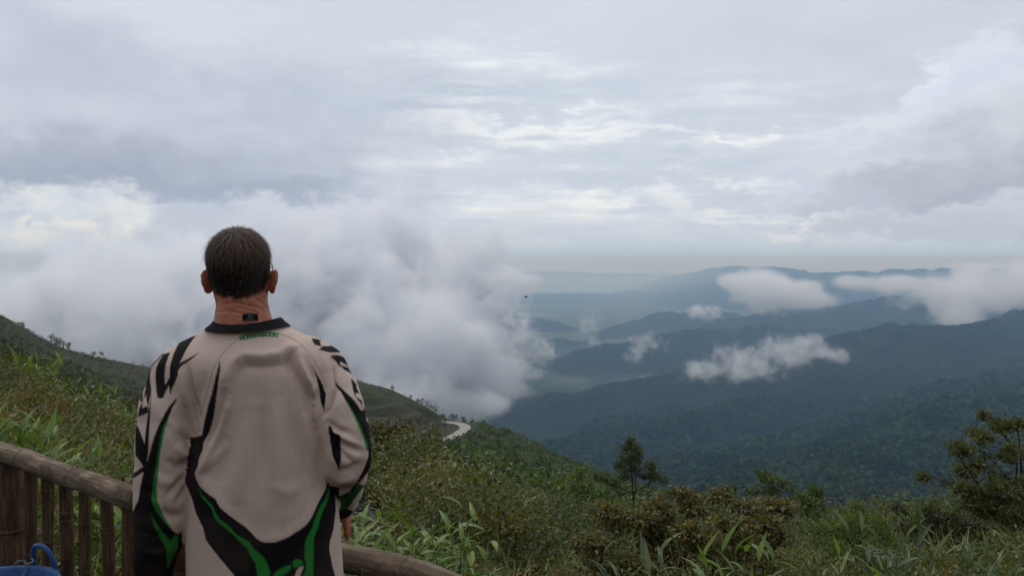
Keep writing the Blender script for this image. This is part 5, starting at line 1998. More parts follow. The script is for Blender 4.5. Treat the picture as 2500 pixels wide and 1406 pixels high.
# ---- trees and shrubs built from limbs and leaf sprays whose places were read off the photo
def woody(name, label, cat, d, base_px, limbs, sprays, leaf, cols, r0=.02, seed=0, group=None, depth=1.0, per=1.0, w=None, droop=.35):
    r = np.random.default_rng(seed + 100)
    bx = P(base_px[0], base_px[1], d)
    bx[2] = float(h_near(bx[:1], bx[1:2])[0])
    t = thing(name, label, cat, tuple(bx), group)
    k = d / F
    mb = MB()
    stems = []
    for lim in limbs:
        pts = np.array([P(u, v, d) for u, v in lim['p']])
        pts[:, 1] += np.linspace(0, lim.get('dy', 0), len(pts))
        if stems and not lim.get('root'):
            al = np.concatenate(stems)
            pts[0] = al[np.argmin(((al - pts[0]) ** 2).sum(1))]      # grow out of the nearest stem
        if lim.get('root'):
            pts = np.concatenate([[bx - [0, 0, .15]], pts])
        c = catmull(pts, 5 * len(pts))
        c += np.stack([fbm(np.arange(len(c)) * .23 + seed + q * 7, np.full(len(c), q * 3.3), 2) for q in range(3)], -1) * k * 7
        c[0] = pts[0]
        stems.append(c)
        rr = np.linspace(lim.get('r', r0), lim.get('r', r0) * .3, len(c))
        v, f = tube(c - bx, rr, 6)
        mb.add(v, f)
    V, Fq, Cc, nn = [], [], [], 0
    for lim in limbs:
        if lim.get('bare'):
            continue
        n = int(26 * per)
        pts = catmull(np.array([P(u, v, d) for u, v in lim['p']]), 30)
        pts[:, 1] += np.linspace(0, lim.get('dy', 0), 30)
        p = pts[r.integers(8, 30, n)] + r.normal(0, 1, (n, 3)) * k * 7
        L = leaf[0] * r.uniform(.6, 1.1, n)
        a, b, cc = kites(p - bx, unit(r, n) - [0, 0, droop], unit(r, n) * .7 + [0, 0, 1], L, L * leaf[1], pick_cols(r, n, cols, .3, w))
        V.append(a)
        Fq.append(b + nn)
        Cc.append(cc)
        nn += len(a)
    for sp in sprays:
        u, v, ru, rv = sp[:4]
        n = int((sp[4] if len(sp) > 4 else 40) * per)
        y0 = sp[5] if len(sp) > 5 else r.uniform(-1, 1) * depth * .5
        c = P(u, v, d) + [0, y0, 0]
        rad = np.array([ru * k, max(ru * k, .05) * depth, rv * k])
        # a few twigs from the spray's heart
        m = max(3, n // 14)
        tw = unit(r, m) * rad * r.uniform(.5, 1.0, (m, 1)) + c
        if stems:
            al = np.concatenate(stems)
            for q in tw[:5]:
                near = al[np.argmin(((al - q) ** 2).sum(1) + (al[:, 2] > q[2]) * .02)]
                mb.add(*[x - bx if i == 0 else x for i, x in enumerate(tube(catmull([near, (near + q) / 2 + r.normal(0, .15, 3) * np.linalg.norm(q - near), q], 7), np.linspace(r0 * .26, r0 * .08, 7), 4, False))])
        src = tw[r.integers(0, m, n)]
        p = c + r.normal(0, .52, (n, 3)) * rad * 1.25
        p = p * .78 + src * .22
        dr = unit(r, n) + (p - c) / (rad + 1e-6) * .8 - [0, 0, droop]
        nr = unit(r, n) * .7 + [0, 0, 1]
        L = leaf[0] * r.uniform(.65, 1.3, n)
        col = pick_cols(r, n, cols, .3, w)
        a, b, cc = kites(p - bx, dr, nr, L, L * leaf[1], col)
        V.append(a)
        Fq.append(b + nn)
        Cc.append(cc)
        nn += len(a)
    if mb.n:
        link('trunk', mb.mesh('trunk'), M_BARK, t)
    link('crown', mesh_np('crown', np.concatenate(V), np.concatenate(Fq), False, np.concatenate(Cc)), M_LEAF, t, kind='stuff')
    return t


LM = lambda p, r=.02, root=False, dy=0: {'p': p, 'r': r, 'root': root, 'dy': dy}
woody('young_tree', 'lone young tree with two thin stems rising above the russet shrubs', 'tree', 22, (1547, 1320),
      [LM([(1547, 1230), (1545, 1190), (1541, 1140), (1538, 1100), (1536, 1066)], .026, True), LM([(1547, 1215), (1552, 1165), (1550, 1115)], .018),
       LM([(1546, 1208), (1520, 1192), (1490, 1180), (1458, 1163)], .015), LM([(1549, 1203), (1575, 1188), (1602, 1172), (1622, 1164)], .014),
       LM([(1543, 1165), (1522, 1145), (1514, 1132)], .010), LM([(1547, 1155), (1573, 1142), (1590, 1126)], .010), LM([(1540, 1122), (1526, 1110)], .008), LM([(1545, 1115), (1563, 1101)], .008)],
      [(1536, 1076, 7, 13, 60), (1550, 1092, 13, 11, 70), (1534, 1102, 14, 11, 70), (1563, 1104, 12, 10, 60), (1526, 1126, 16, 11, 90), (1556, 1127, 18, 11, 100), (1582, 1128, 12, 13, 70),
       (1518, 1148, 13, 10, 70), (1548, 1148, 18, 8, 80), (1590, 1148, 14, 10, 70), (1600, 1166, 16, 6, 70), (1616, 1165, 8, 5, 36), (1573, 1165, 14, 6, 60), (1524, 1166, 18, 7, 70),
       (1500, 1177, 14, 6, 50), (1478, 1172, 13, 7, 50), (1460, 1161, 10, 6, 50), (1512, 1190, 10, 4, 26)],
      (.075, .6), DARKG + [(.070, .080, .030)], .02, 1, depth=1.0, per=2.6)
woody('sapling', 'thin sapling with drooping leaf tufts standing behind the russet shrubs', 'tree', 17, (1897, 1330),
      [LM([(1897, 1290), (1890, 1210), (1872, 1163), (1850, 1144)], .014, True), LM([(1890, 1205), (1908, 1180)], .007), LM([(1892, 1225), (1862, 1203)], .007)],
      [(1848, 1146, 12, 6, 34), (1864, 1160, 13, 8, 44), (1888, 1174, 16, 8, 50), (1908, 1172, 9, 6, 26), (1882, 1195, 20, 7, 56), (1850, 1203, 15, 7, 44), (1908, 1212, 14, 7, 40), (1930, 1192, 9, 5, 20), (1880, 1228, 22, 8, 50)],
      (.10, .42), DARKG + GREEN, .014, 2, per=2.2, group='saplings on the slope')
woody('sapling', 'short sapling left of the thin drooping sapling, above the russet shrubs', 'tree', 17, (1785, 1330),
      [LM([(1785, 1300), (1786, 1230), (1784, 1182)], .012, True), LM([(1786, 1220), (1772, 1200)], .006)],
      [(1785, 1180, 8, 7, 24), (1774, 1196, 10, 7, 30), (1792, 1209, 12, 6, 34), (1760, 1216, 10, 5, 20), (1786, 1228, 18, 7, 40)], (.095, .42), DARKG + GREEN, .012, 3, per=2.2, group='saplings on the slope')
woody('sapling', 'leafy sapling beside the lime green bush, on its left', 'tree', 16, (1980, 1330),
      [LM([(1980, 1300), (1979, 1240), (1986, 1188)], .013, True), LM([(1979, 1235), (1952, 1210)], .007), LM([(1980, 1225), (2000, 1204)], .006)],
      [(1986, 1188, 10, 7, 34), (1998, 1205, 13, 7, 44), (1960, 1209, 17, 7, 56), (1940, 1203, 9, 6, 26), (1975, 1222, 22, 7, 60), (2000, 1226, 10, 6, 30), (1950, 1230, 18, 6, 40)], (.10, .45), DARKG + GREEN, .013, 4, per=2.2, group='saplings on the slope')
woody('sapling', 'slim pale sapling on the slope left of the lone young tree', 'tree', 18, (1418, 1340),
      [LM([(1418, 1300), (1418, 1220), (1420, 1148)], .012, True), LM([(1418, 1215), (1402, 1185)], .006), LM([(1418, 1205), (1436, 1182)], .006)],
      [(1420, 1148, 11, 8, 36), (1408, 1166, 14, 9, 44), (1430, 1176, 13, 8, 44), (1404, 1190, 13, 7, 34), (1438, 1200, 12, 7, 34), (1415, 1220, 18, 7, 40)], (.095, .42), GREEN, .012, 5, per=2.2, group='saplings on the slope')
woody('leaning_tree', 'straggly olive tree leaning in from the right edge with bare twigs', 'tree', 11, (2470, 1390),
      [LM([(2470, 1340), (2440, 1270), (2395, 1190), (2345, 1120), (2316, 1082)], .024, True), LM([(2440, 1270), (2480, 1180), (2470, 1090), (2416, 1008)], .016),
       LM([(2480, 1330), (2430, 1200), (2400, 1110), (2370, 1055)], .014, True), LM([(2520, 1330), (2500, 1190), (2490, 1090), (2480, 1020)], .018, True),
       LM([(2420, 1235), (2370, 1200), (2325, 1180)], .010), LM([(2400, 1195), (2345, 1190), (2300, 1172)], .008), LM([(2490, 1240), (2440, 1140), (2380, 1095), (2330, 1072)], .008),
       LM([(2545, 1290), (2480, 1200), (2430, 1150), (2380, 1130)], .008), LM([(2560, 1250), (2520, 1120), (2505, 1030)], .010)],
      [(2317, 1084, 18, 16, 80), (2330, 1108, 14, 12, 46), (2372, 1054, 16, 8, 40), (2400, 1070, 14, 9, 30), (2416, 1016, 10, 10, 32), (2440, 1040, 20, 10, 44), (2466, 1026, 18, 8, 40), (2490, 1052, 20, 14, 60),
       (2450, 1080, 22, 12, 50), (2420, 1100, 20, 10, 40), (2500, 1100, 20, 16, 54), (2370, 1160, 26, 14, 120), (2326, 1178, 22, 12, 110), (2355, 1192, 30, 13, 140), (2404, 1172, 22, 12, 90),
       (2300, 1186, 14, 8, 40), (2390, 1205, 22, 12, 90), (2354, 1222, 26, 11, 90), (2440, 1150, 20, 10, 44), (2470, 1180, 20, 12, 50), (2510, 1160, 18, 14, 50), (2430, 1225, 22, 10, 60),
       (2385, 1240, 24, 10, 80), (2440, 1260, 26, 12, 80), (2500, 1230, 24, 14, 80)],
      (.050, .5), [(.060, .078, .024), (.085, .092, .030), (.110, .095, .034), (.045, .056, .019)], .016, 6, depth=1.4, per=8.0)
woody('feathery_bush', 'lime green feathery bush between the russet shrubs and the leaning tree', 'bush', 8.5, (2085, 1380),
      [LM([(2090, 1350), (2100, 1290), (2106, 1248)], .016, True), LM([(2095, 1340), (2050, 1295), (2000, 1280)], .012), LM([(2100, 1330), (2140, 1280)], .012)],
      [(2104, 1246, 20, 9, 110), (2130, 1258, 18, 9, 90), (2072, 1264, 26, 9, 140), (2110, 1275, 32, 11, 190), (1990, 1284, 30, 10, 150), (2046, 1288, 36, 12, 210), (2146, 1284, 20, 12, 100),
       (1966, 1300, 22, 10, 90), (2010, 1310, 34, 11, 150), (2080, 1310, 36, 12, 190), (2130, 1312, 30, 12, 150), (2050, 1334, 44, 12, 160), (2110, 1338, 40, 12, 140)],
      (.050, .26), LIME + [(.045, .062, .018)], .012, 7, depth=1.0, per=2.4, droop=-.1)
woody('dark_shrub', 'dark olive shrub under the leaning tree at the right', 'bush', 9.5, (2270, 1390),
      [LM([(2270, 1350), (2275, 1280), (2265, 1235)], .016, True), LM([(2280, 1340), (2330, 1270)], .012), LM([(2270, 1330), (2210, 1270)], .010)],
      [(2262, 1238, 22, 9, 70), (2305, 1246, 22, 9, 70), (2225, 1258, 20, 9, 60), (2340, 1262, 26, 10, 80), (2270, 1268, 36, 12, 120), (2200, 1280, 24, 10, 70), (2310, 1292, 40, 13, 120), (2390, 1290, 40, 14, 120),
       (2240, 1302, 40, 13, 110), (2360, 1322, 50, 14, 130), (2460, 1300, 40, 16, 120), (2280, 1334, 50, 14, 110), (2440, 1340, 50, 16, 120)],
      (.055, .5), [(.030, .040, .016), (.052, .062, .022), (.075, .070, .026), (.040, .040, .017)], .014, 8, depth=1.0, per=2.9)
for k, (u, lab, sprays) in enumerate([
    (1475, 'russet and olive shrub at the left end of the brown shrub row', [(1490, 1262, 34, 12), (1440, 1285, 30, 12), (1510, 1290, 38, 14), (1460, 1318, 40, 16), (1520, 1330, 36, 16), (1425, 1325, 26, 14), (1470, 1355, 44, 16), (1530, 1365, 34, 14)]),
    (1600, 'russet shrub just below the lone young tree', [(1560, 1246, 28, 10), (1610, 1240, 34, 11), (1650, 1250, 26, 11), (1580, 1275, 40, 14), (1640, 1285, 38, 14), (1600, 1312, 44, 16), (1560, 1340, 36, 16), (1640, 1345, 42, 16)]),
    (1740, 'broad russet shrub with golden leaf tips in the middle of the brown row', [(1690, 1238, 30, 10), (1740, 1236, 34, 10), (1785, 1246, 30, 11), (1715, 1265, 40, 14), (1775, 1275, 40, 14), (1690, 1300, 38, 16), (1750, 1312, 46, 16), (1700, 1345, 44, 16), (1785, 1345, 42, 16)]),
    (1875, 'russet shrub next to the lime green bush', [(1840, 1238, 28, 10), (1885, 1230, 28, 11), (1920, 1246, 24, 11), (1855, 1268, 40, 14), (1915, 1280, 34, 14), (1830, 1305, 38, 16), (1890, 1318, 42, 16), (1850, 1350, 44, 16), (1925, 1345, 34, 16)])]):
    woody('russet_shrub', lab, 'bush', 7.6 + .2 * (k % 2), (u, 1420), [LM([(u, 1380), (u - 8, 1320), (u - 16, 1270)], .012, True), LM([(u, 1370), (u + 28, 1310), (u + 38, 1262)], .010), LM([(u, 1372), (u - 34, 1320)], .009)],
          [s + (150,) for s in sprays], (.052, .58), RUSSET + [(.085, .085, .030)], .010, 20 + k, 'russet shrubs beyond the railing', depth=1.1, per=2.5)
woody('brown_bush', 'tall brown and olive bush behind the jersey elbow', 'bush', 15, (985, 1235),
      [LM([(985, 1200), (975, 1120), (960, 1060)], .03, True), LM([(990, 1190), (1030, 1110)], .02), LM([(980, 1180), (930, 1100)], .02)],
      [(925, 1058, 34, 22, 240), (965, 1050, 40, 20, 260), (1010, 1066, 38, 20, 240), (1048, 1078, 26, 22, 170), (940, 1090, 46, 26, 300), (1000, 1102, 48, 26, 300), (1045, 1118, 28, 26, 170),
       (910, 1118, 30, 22, 160), (960, 1140, 46, 24, 240), (1015, 1150, 46, 24, 220), (1062, 1150, 28, 20, 120), (925, 1030, 22, 8, 70)],
      (.085, .5), [(.090, .062, .024), (.065, .048, .020), (.050, .050, .020), (.036, .040, .017), (.11, .080, .030)], .02, 30, depth=1.2, per=1.25)
woody('round_leaf_shrub', 'dense small-leaved green shrub mound above the stone rubble', 'bush', 10, (905, 1262),
      [LM([(905, 1240), (900, 1190)], .014, True)],
      [(890, 1160, 22, 12, 140), (915, 1178, 30, 14, 240), (880, 1190, 26, 14, 200), (940, 1196, 32, 14, 240), (900, 1210, 34, 14, 260), (960, 1218, 30, 14, 220), (985, 1232, 28, 13, 190), (930, 1222, 34, 12, 240), (1000, 1205, 34, 16, 200)],
      (.034, .62), GREEN + DARKG, .01, 31, depth=.9, per=1.7)

# small trees standing out against the cloud along the hill crests
for k, (u, v, d, h, w_, lab) in enumerate([
    (125, 842, 368, 5.0, 2.2, 'tallest of the small dark trees in the notch of the left ridge'), (137, 846, 368, 4.2, 2.6, 'round small tree right beside the tallest tree in the left notch'),
    (146, 847, 370, 4.6, 3.0, 'bushy small tree in the middle of the left notch row'), (155, 850, 372, 3.8, 3.2, 'flat-topped small tree near the right of the left notch row'),
    (168, 855, 374, 4.6, 2.0, 'thin lone tree at the right end of the left notch row'), (229, 876, 395, 3.6, 3.0, 'low round tree alone on the falling left ridge'),
    (247, 879, 398, 4.0, 2.6, 'small tree right of the low round tree on the left ridge'), (55, 800, 355, 3.0, 2.2, 'small bush-like tree high on the left ridge'),
    (1003, 966, 455, 3.2, 2.4, 'thin tree on the terraced hill crest above the bushes'), (1021, 975, 454, 2.6, 3.4, 'small round tree on the terraced hill crest'),
    (1030, 990, 452, 4.4, 3.2, 'dark bushy tree near the end of the terraced crest'), (1042, 998, 450, 5.0, 4.4, 'largest dark tree at the end of the terraced crest'),
    (1052, 1006, 448, 4.2, 3.6, 'dark tree lowest on the terraced crest'), (1178, 1034, 440, 4.0, 3.6, 'small tree on the spur just right of the road bend'),
    (958, 947, 462, 3.6, 2.2, 'small tree high on the terraced hill crest')]):
    r = np.random.default_rng(300 + k)
    b = P(u, v, d)
    ds = np.linspace(d - 60, d + 60, 241)
    zz = h_near(b[0] / d * ds, ds)
    i = int(np.argmin((zz - CAM_H) / -ds))                    # skyline of the ridge in this direction
    b = np.array([b[0] / d * ds[i], ds[i], zz[i] - .3])
    t = thing('ridge_tree', lab, 'tree', tuple(b), 'small trees along the hill crests')
    mb = MB()
    mb.add(*tube(np.array([(0, 0, 0), (.1, 0, h * .5), (0, .1, h * .85)]), [.13, .09, .04], 6))
    for q in range(5):
        a = unit(r, 1)[0] * [w_ * .4, w_ * .4, .3] + [0, 0, h * r.uniform(.6, .9)]
        mb.add(*tube(np.array([(0.05, 0, h * .45), a]), [.06, .03], 4))
    link('trunk', mb.mesh('trunk'), M_BARK, t)
    n = 170
    lob = unit(r, 7) * [w_ * .34, w_ * .34, h * .30] + [0, 0, h * .56]
    p = lob[r.integers(0, 7, n)] + r.normal(0, .5, (n, 3)) * [w_ * .30, w_ * .30, h * .18]
    p[:, 2] = np.maximum(p[:, 2], .1)
    L = r.uniform(.25, .55, n)
    v_, f_, c_ = kites(p, unit(r, n), unit(r, n) * .6 + [0, 0, 1], L, L * .8, pick_cols(r, n, DARKG))
    link('crown', mesh_np('crown', v_, f_, False, c_), M_LEAF, t, kind='stuff')


# ---- cane grass: clumps of stems with long leaves, every leaf an object
def leaf_mesh(arch, fold, twist, width, ns=6):
    t = np.linspace(0, 1, ns)
    w = np.sin(np.pi * np.clip(t, 0, 1) ** .55) * (1 - .35 * t) * .56
    w[0], w[-1] = .10, .0
    ang = arch * t
    x = np.concatenate([[0], np.cumsum(np.cos((ang[1:] + ang[:-1]) / 2) / (ns - 1))])
    z = np.concatenate([[0], np.cumsum(-np.sin((ang[1:] + ang[:-1]) / 2) / (ns - 1))])
    rows = []
    for k in range(ns):
        c, s = math.cos(twist * t[k]), math.sin(twist * t[k])
        for sgn in (-1, 0, 1):
            y, zz = sgn * w[k] * width, abs(sgn) * w[k] * fold * width
            rows.append((x[k], (y * c - zz * s), z[k] * 1.0 + (y * s + zz * c)))
    v = np.array(rows)
    return v, grid_faces(ns, 3)


LEAF_SHAPES = ((.4, .5, .4), (.8, .45, -.5), (1.2, .4, .6), (1.7, .35, -.3), (.15, .6, .7), (1.0, .5, -.8))


def leaf_data(mat, width):
    out = []
    for a, f, tw in LEAF_SHAPES:
        me = mesh_np('leaf', *leaf_mesh(a, f, tw, width))
        me.materials.append(mat)
        out.append(me)
    return out


LD_BRIGHT, LD_DULL, LD_THIN = leaf_data(M_CANE, .19), leaf_data(M_CANE_DULL, .15), leaf_data(M_CANE, .10)


def cane_clump(label, base, nst, height, spread, leaf_len, per, data=LD_BRIGHT, seed=0, up=0.0, lean=(0, 0)):
    r = np.random.default_rng(500 + seed)
    b = np.array(base, float)
    t = thing('cane_grass', label, 'plant', tuple(b), 'clumps of broad-leaved cane grass')
    for k in range(nst):
        a = r.uniform(0, 2 * np.pi)
        rad = spread * r.uniform(.05, 1) ** .7
        foot = np.array([math.cos(a) * rad * .45, math.sin(a) * rad * .45, -.04])
        out = np.array([math.cos(a), math.sin(a), 0]) * rad * .6 + np.array([lean[0], lean[1], 0])
        h = height * r.uniform(.80, 1.04)
        pts = np.array([foot, foot + out * .25 + [0, 0, h * .55], foot + out + [0, 0, h]])
        c = catmull(pts, 12)
        v, f = tube(c, np.linspace(.0042, .0018, 12), 5)
        link('stem', mesh_np('stem', v, f), M_STEM, t)
        n = max(3, int(per * r.uniform(.75, 1.25)))
        lo = max(.30, 1 - 2.8 * leaf_len / height) if height > .6 else .30
        a2 = r.uniform(0, 6.28)
        for j in range(n):
            s = lo + (1 - lo) * (j + 1) / n
            p = c[min(11, int(s * 11))]
            a2 += math.pi + r.normal(0, .55)
            rise = r.uniform(.25, .75) + up + .5 * (s > .95)
            dr = np.array([math.cos(a2), math.sin(a2), rise * 1.2])
            dr /= np.linalg.norm(dr)
            L = leaf_len * r.uniform(.65, 1.15) * (.75 + .25 * s)
            o = bpy.data.objects.new('leaf', data[r.integers(len(data))])
            COL.objects.link(o)
            o.parent = t
            el = math.asin(dr[2])
            o.rotation_euler = (r.normal(0, .25), -el, math.atan2(dr[1], dr[0]))
            o.location = p
            o.scale = (L, L, L)
    return t


def ground(u, d):
    x = (u - 1250) / F * d
    return np.array([x, d, float(h_near(np.array([x]), np.array([d]))[0])])


CLUMPS = []


def cane_at(label, u, d, vtop, nst, spread, leaf, per, data=LD_BRIGHT, seed=0, up=0.0, lean=(0, 0)):
    g = ground(u, d)
    CLUMPS.append((g[0], g[1], spread))
    top = P(u, vtop, d)[2]
    return cane_clump(label, g, nst, max(.2, top - g[2] - leaf * .25), spread, leaf, per, data, seed, up, lean)


cane_at('big bright green leaf clump just past the right railing pole', 985, 3.9, 1248, 48, .38, .16, 6, LD_BRIGHT, 1)
cane_at('bright leaf clump in front of the big bright clump, behind the pole', 915, 3.5, 1305, 24, .22, .12, 6, LD_BRIGHT, 2)
cane_at('bright leaf clump right of the big bright clump, low by the pole end', 1105, 3.7, 1308, 26, .24, .125, 6, LD_BRIGHT, 3)
cane_at('small leaf clump at the bottom edge, right of the railing pole end', 1200, 3.4, 1355, 16, .20, .13, 6, LD_BRIGHT, 4)
cane_at('pale upright blade clump at the bottom, in front of the left russet shrub', 1575, 4.0, 1306, 16, .24, .21, 6, LD_DULL, 5, .9)
cane_at('bright upright blade clump at the bottom, in front of the broad russet shrub', 1790, 3.6, 1330, 18, .25, .18, 6, LD_BRIGHT, 6, 1.0)
cane_at('few tall blades at the bottom edge before the last russet shrub', 1895, 3.7, 1345, 4, .10, .16, 4, LD_BRIGHT, 7, 1.0)
cane_at('tall arching cane clump in front of the dark olive shrub', 2205, 4.6, 1256, 18, .28, .20, 8, LD_DULL, 8, .6)
cane_at('drooping narrow-leaved cane at the bottom, left of the tall arching clump', 2075, 3.9, 1358, 14, .24, .19, 7, LD_THIN, 9, .2)
cane_at('grey-green cane clump at the bottom right corner', 2425, 4.6, 1306, 13, .28, .19, 7, LD_DULL, 10, .6)
cane_at('low cane clump at the bottom edge between the two blade clumps', 1680, 3.6, 1375, 7, .22, .15, 6, LD_DULL, 11, .5)
cane_at('small cane clump at the bottom edge below the lime green bush', 1985, 3.5, 1380, 6, .20, .14, 6, LD_DULL, 12, .4)
cane_at('broad-leaved clump at the left edge, right behind the railing post', 40, 5.2, 1000, 13, .34, .26, 6, LD_BRIGHT, 13, .5)
cane_at('broad-leaved clump behind the railing, second from the left edge', 135, 5.0, 1070, 10, .30, .22, 6, LD_BRIGHT, 14, .5)
cane_at('leaf clump seen through the pickets next to the man', 235, 4.3, 1190, 10, .24, .20, 6, LD_BRIGHT, 15, .5)
cane_at('topmost cane clump on the crest of the near grassy bank', 80, 13.2, 858, 14, .5, .30, 6, LD_BRIGHT, 16, .6)
cane_at('cane clump on the bank crest, second from the top', 165, 12.8, 905, 13, .5, .28, 6, LD_DULL, 17, .6)
cane_at('cane clump halfway down the bank crest', 215, 12.6, 935, 11, .45, .27, 6, LD_BRIGHT, 18, .5)
cane_at('cane clump low on the bank crest, next to the jersey sleeve', 258, 12.5, 960, 11, .45, .27, 6, LD_DULL, 19, .5)
cane_at('lowest cane clump of the bank crest, touching the jersey sleeve', 308, 12.2, 985, 11, .45, .27, 6, LD_BRIGHT, 20, .5)
cane_at('golden cane clump on the slope right of the brown bush', 1130, 13.0, 1185, 16, .55, .28, 7, LD_BRIGHT, 21, .3)
cane_at('golden cane clump farther right on the slope, above the grassy patch', 1235, 14.0, 1205, 16, .6, .28, 7, LD_BRIGHT, 22, .3)
cane_at('low cane clump between the brown bush and the golden clumps', 1060, 9.0, 1205, 12, .4, .22, 6, LD_DULL, 23, .3)

# ------------------------------------------------------------------ ground cover, one object per kind
def proto_tuft(r, nb, seg, L, W):
    """grass tuft of bent blades -> verts, quads, local shade index"""
    V, Q, n = [], [], 0
    for k in range(nb):
        a = r.uniform(0, 6.28)
        l = L * r.uniform(.5, 1.1)
        el0 = r.uniform(1.0, 1.5)
        bend = r.uniform(.3, 1.5)
        t = np.linspace(0, 1, seg + 1)
        el = el0 - bend * t
        x = np.concatenate([[0], np.cumsum(np.cos(el[1:]) * l / seg)])
        z = np.concatenate([[0], np.cumsum(np.sin(el[1:]) * l / seg)])
        w = W * r.uniform(.7, 1.3) * (1 - t * .92) * .5
        d, s = np.array([math.cos(a), math.sin(a), 0]), np.array([-math.sin(a), math.cos(a), 0])
        c = d * (x[:, None] + r.uniform(0, .04)) + np.array([0, 0, 1]) * z[:, None] + s * r.normal(0, .03)
        V.append(np.stack([c - s * w[:, None], c + s * w[:, None]], 1).reshape(-1, 3))
        Q.append(grid_faces(seg + 1, 2) + n)
        n += 2 * (seg + 1)
    return np.concatenate(V), np.concatenate(Q)


def proto_sprig(r, nl, R, H, leaf, ratio):
    p = unit(r, nl) * r.uniform(.3, 1, (nl, 1)) * [R, R, H * .5] + [0, 0, H * .55]
    L = leaf * r.uniform(.6, 1.3, nl)
    v, f, _ = kites(p, unit(r, nl) + [0, 0, .15], unit(r, nl) * .7 + [0, 0, 1], L, L * ratio, np.ones((nl, 3)))
    return v, f


def scatter(name, protos, pts, scale, cols, label, cat, mat, seed=1, tilt=.15):
    """copies of small plants joined into one mesh of ground cover"""
    r = np.random.default_rng(seed)
    k = r.integers(0, len(protos), len(pts))
    V, Fs, C, n = [], [], [], 0
    for i, (v, f) in enumerate(protos):
        m = np.nonzero(k == i)[0]
        if not len(m):
            continue
        a = r.uniform(0, 6.28, len(m))
        tx, ty = r.normal(0, tilt, len(m)), r.normal(0, tilt, len(m))
        x = v[None, :, 0] * np.cos(a)[:, None] - v[None, :, 1] * np.sin(a)[:, None]
        y = v[None, :, 0] * np.sin(a)[:, None] + v[None, :, 1] * np.cos(a)[:, None]
        z = np.repeat(v[None, :, 2], len(m), 0)
        x, y = x + z * tx[:, None], y + z * ty[:, None]
        q = np.stack([x, y, z], -1) * scale[m][:, None, None] + pts[m][:, None, :]
        V.append(q.reshape(-1, 3))
        Fs.append((f[None] + (np.arange(len(m)) * len(v))[:, None, None]).reshape(-1, f.shape[1]) + n)
        # each blade or leaf a little different in colour
        nb = max(1, len(v) // 4)
        jit = np.repeat(r.uniform(.75, 1.3, (len(m), nb, 1)), 4, 1)[:, :len(v)]
        if jit.shape[1] < len(v):
            jit = np.concatenate([jit, np.ones((len(m), len(v) - jit.shape[1], 1))], 1)
        C.append((cols[m][:, None, :] * jit).reshape(-1, 3))
        n += len(m) * len(v)
    o = link(name, mesh_np(name, np.concatenate(V), np.concatenate(Fs), False, np.concatenate(C)), mat, None, label, cat, kind='stuff')
    return o


def sample_ground(r, n, u0, u1, d0, d1, power=1.0):
    u = r.uniform(u0, u1, n)
    d = np.exp(r.uniform(math.log(d0) ** power, math.log(d1) ** power, n) ** (1 / power))
    x = (u - 1250) / F * d
    return u, np.stack([x, d, h_near(x, d)], -1)


R8 = np.random.default_rng(77)
M_GRASS = mat_leaf('grass_blade', transl=.3)


def clear_of_deck(p, margin=.22):
    """beyond the railing line"""
    a, b = np.array([-2.157, 3.46]), np.array([-.13, 2.07])
    nrm = np.array([b[1] - a[1], -(b[0] - a[0])])
    nrm = -nrm / np.linalg.norm(nrm)
    s = (p[:, :2] - a) @ nrm
    return s > margin


def tone(p, sets, scale, seed):
    """mix of colours in drifts across the ground"""
    n = fbm(p[:, 0] / scale + seed * 3.1, p[:, 1] / scale - seed, 3)
    i = np.clip(((n + R8.normal(0, .16, len(p))) * 1.25 + .5) * len(sets), 0, len(sets) - 1).astype(int)
    return np.array(sets)[i] * R8.uniform(.7, 1.3, (len(p), 1)) * [1.38, 1.36, .95]


TUFTS = [proto_tuft(np.random.default_rng(900 + k), 11, 2, (.30, .42, .50, .36)[k % 4], (.012, .016, .022, .010)[k % 4]) for k in range(8)]
TUFTS_FAR = [proto_tuft(np.random.default_rng(920 + k), 9, 2, .55, .030) for k in range(5)]
SPRIGS = [proto_sprig(np.random.default_rng(940 + k), 34, .22, .40, .065, .5) for k in range(6)]
SPRIGS_FAR = [proto_sprig(np.random.default_rng(960 + k), 42, .42, .55, .105, .5) for k in range(6)]
CROWNS = [proto_sprig(np.random.default_rng(980 + k), 30, 1.0, 1.7, .56, .75) for k in range(8)]

GR = [(.120, .075, .030), (.130, .112, .040), (.090, .120, .032), (.125, .160, .040), (.165, .200, .052), (.120, .125, .042), (.115, .080, .034)]
GR_R = [(.085, .075, .028), (.105, .120, .036), (.125, .165, .042), (.150, .195, .048), (.105, .135, .038), (.090, .072, .028)]
SP = [(.095, .062, .025), (.075, .078, .025), (.060, .090, .025), (.090, .128, .034), (.105, .105, .034), (.125, .085, .032), (.045, .062, .020)]


def open_ground(p):
    """leave the cane clumps and the stone edging clear"""
    ok = np.ones(len(p), bool)
    for x, y, s in CLUMPS:
        ok &= np.hypot(p[:, 0] - x, p[:, 1] - y) > s * .8
    u, v = proj(p)
    ok &= ~((u > 826) & (u < 950) & (p[:, 1] > 4.6) & (v > 1195) & (v < 1420))
    return ok


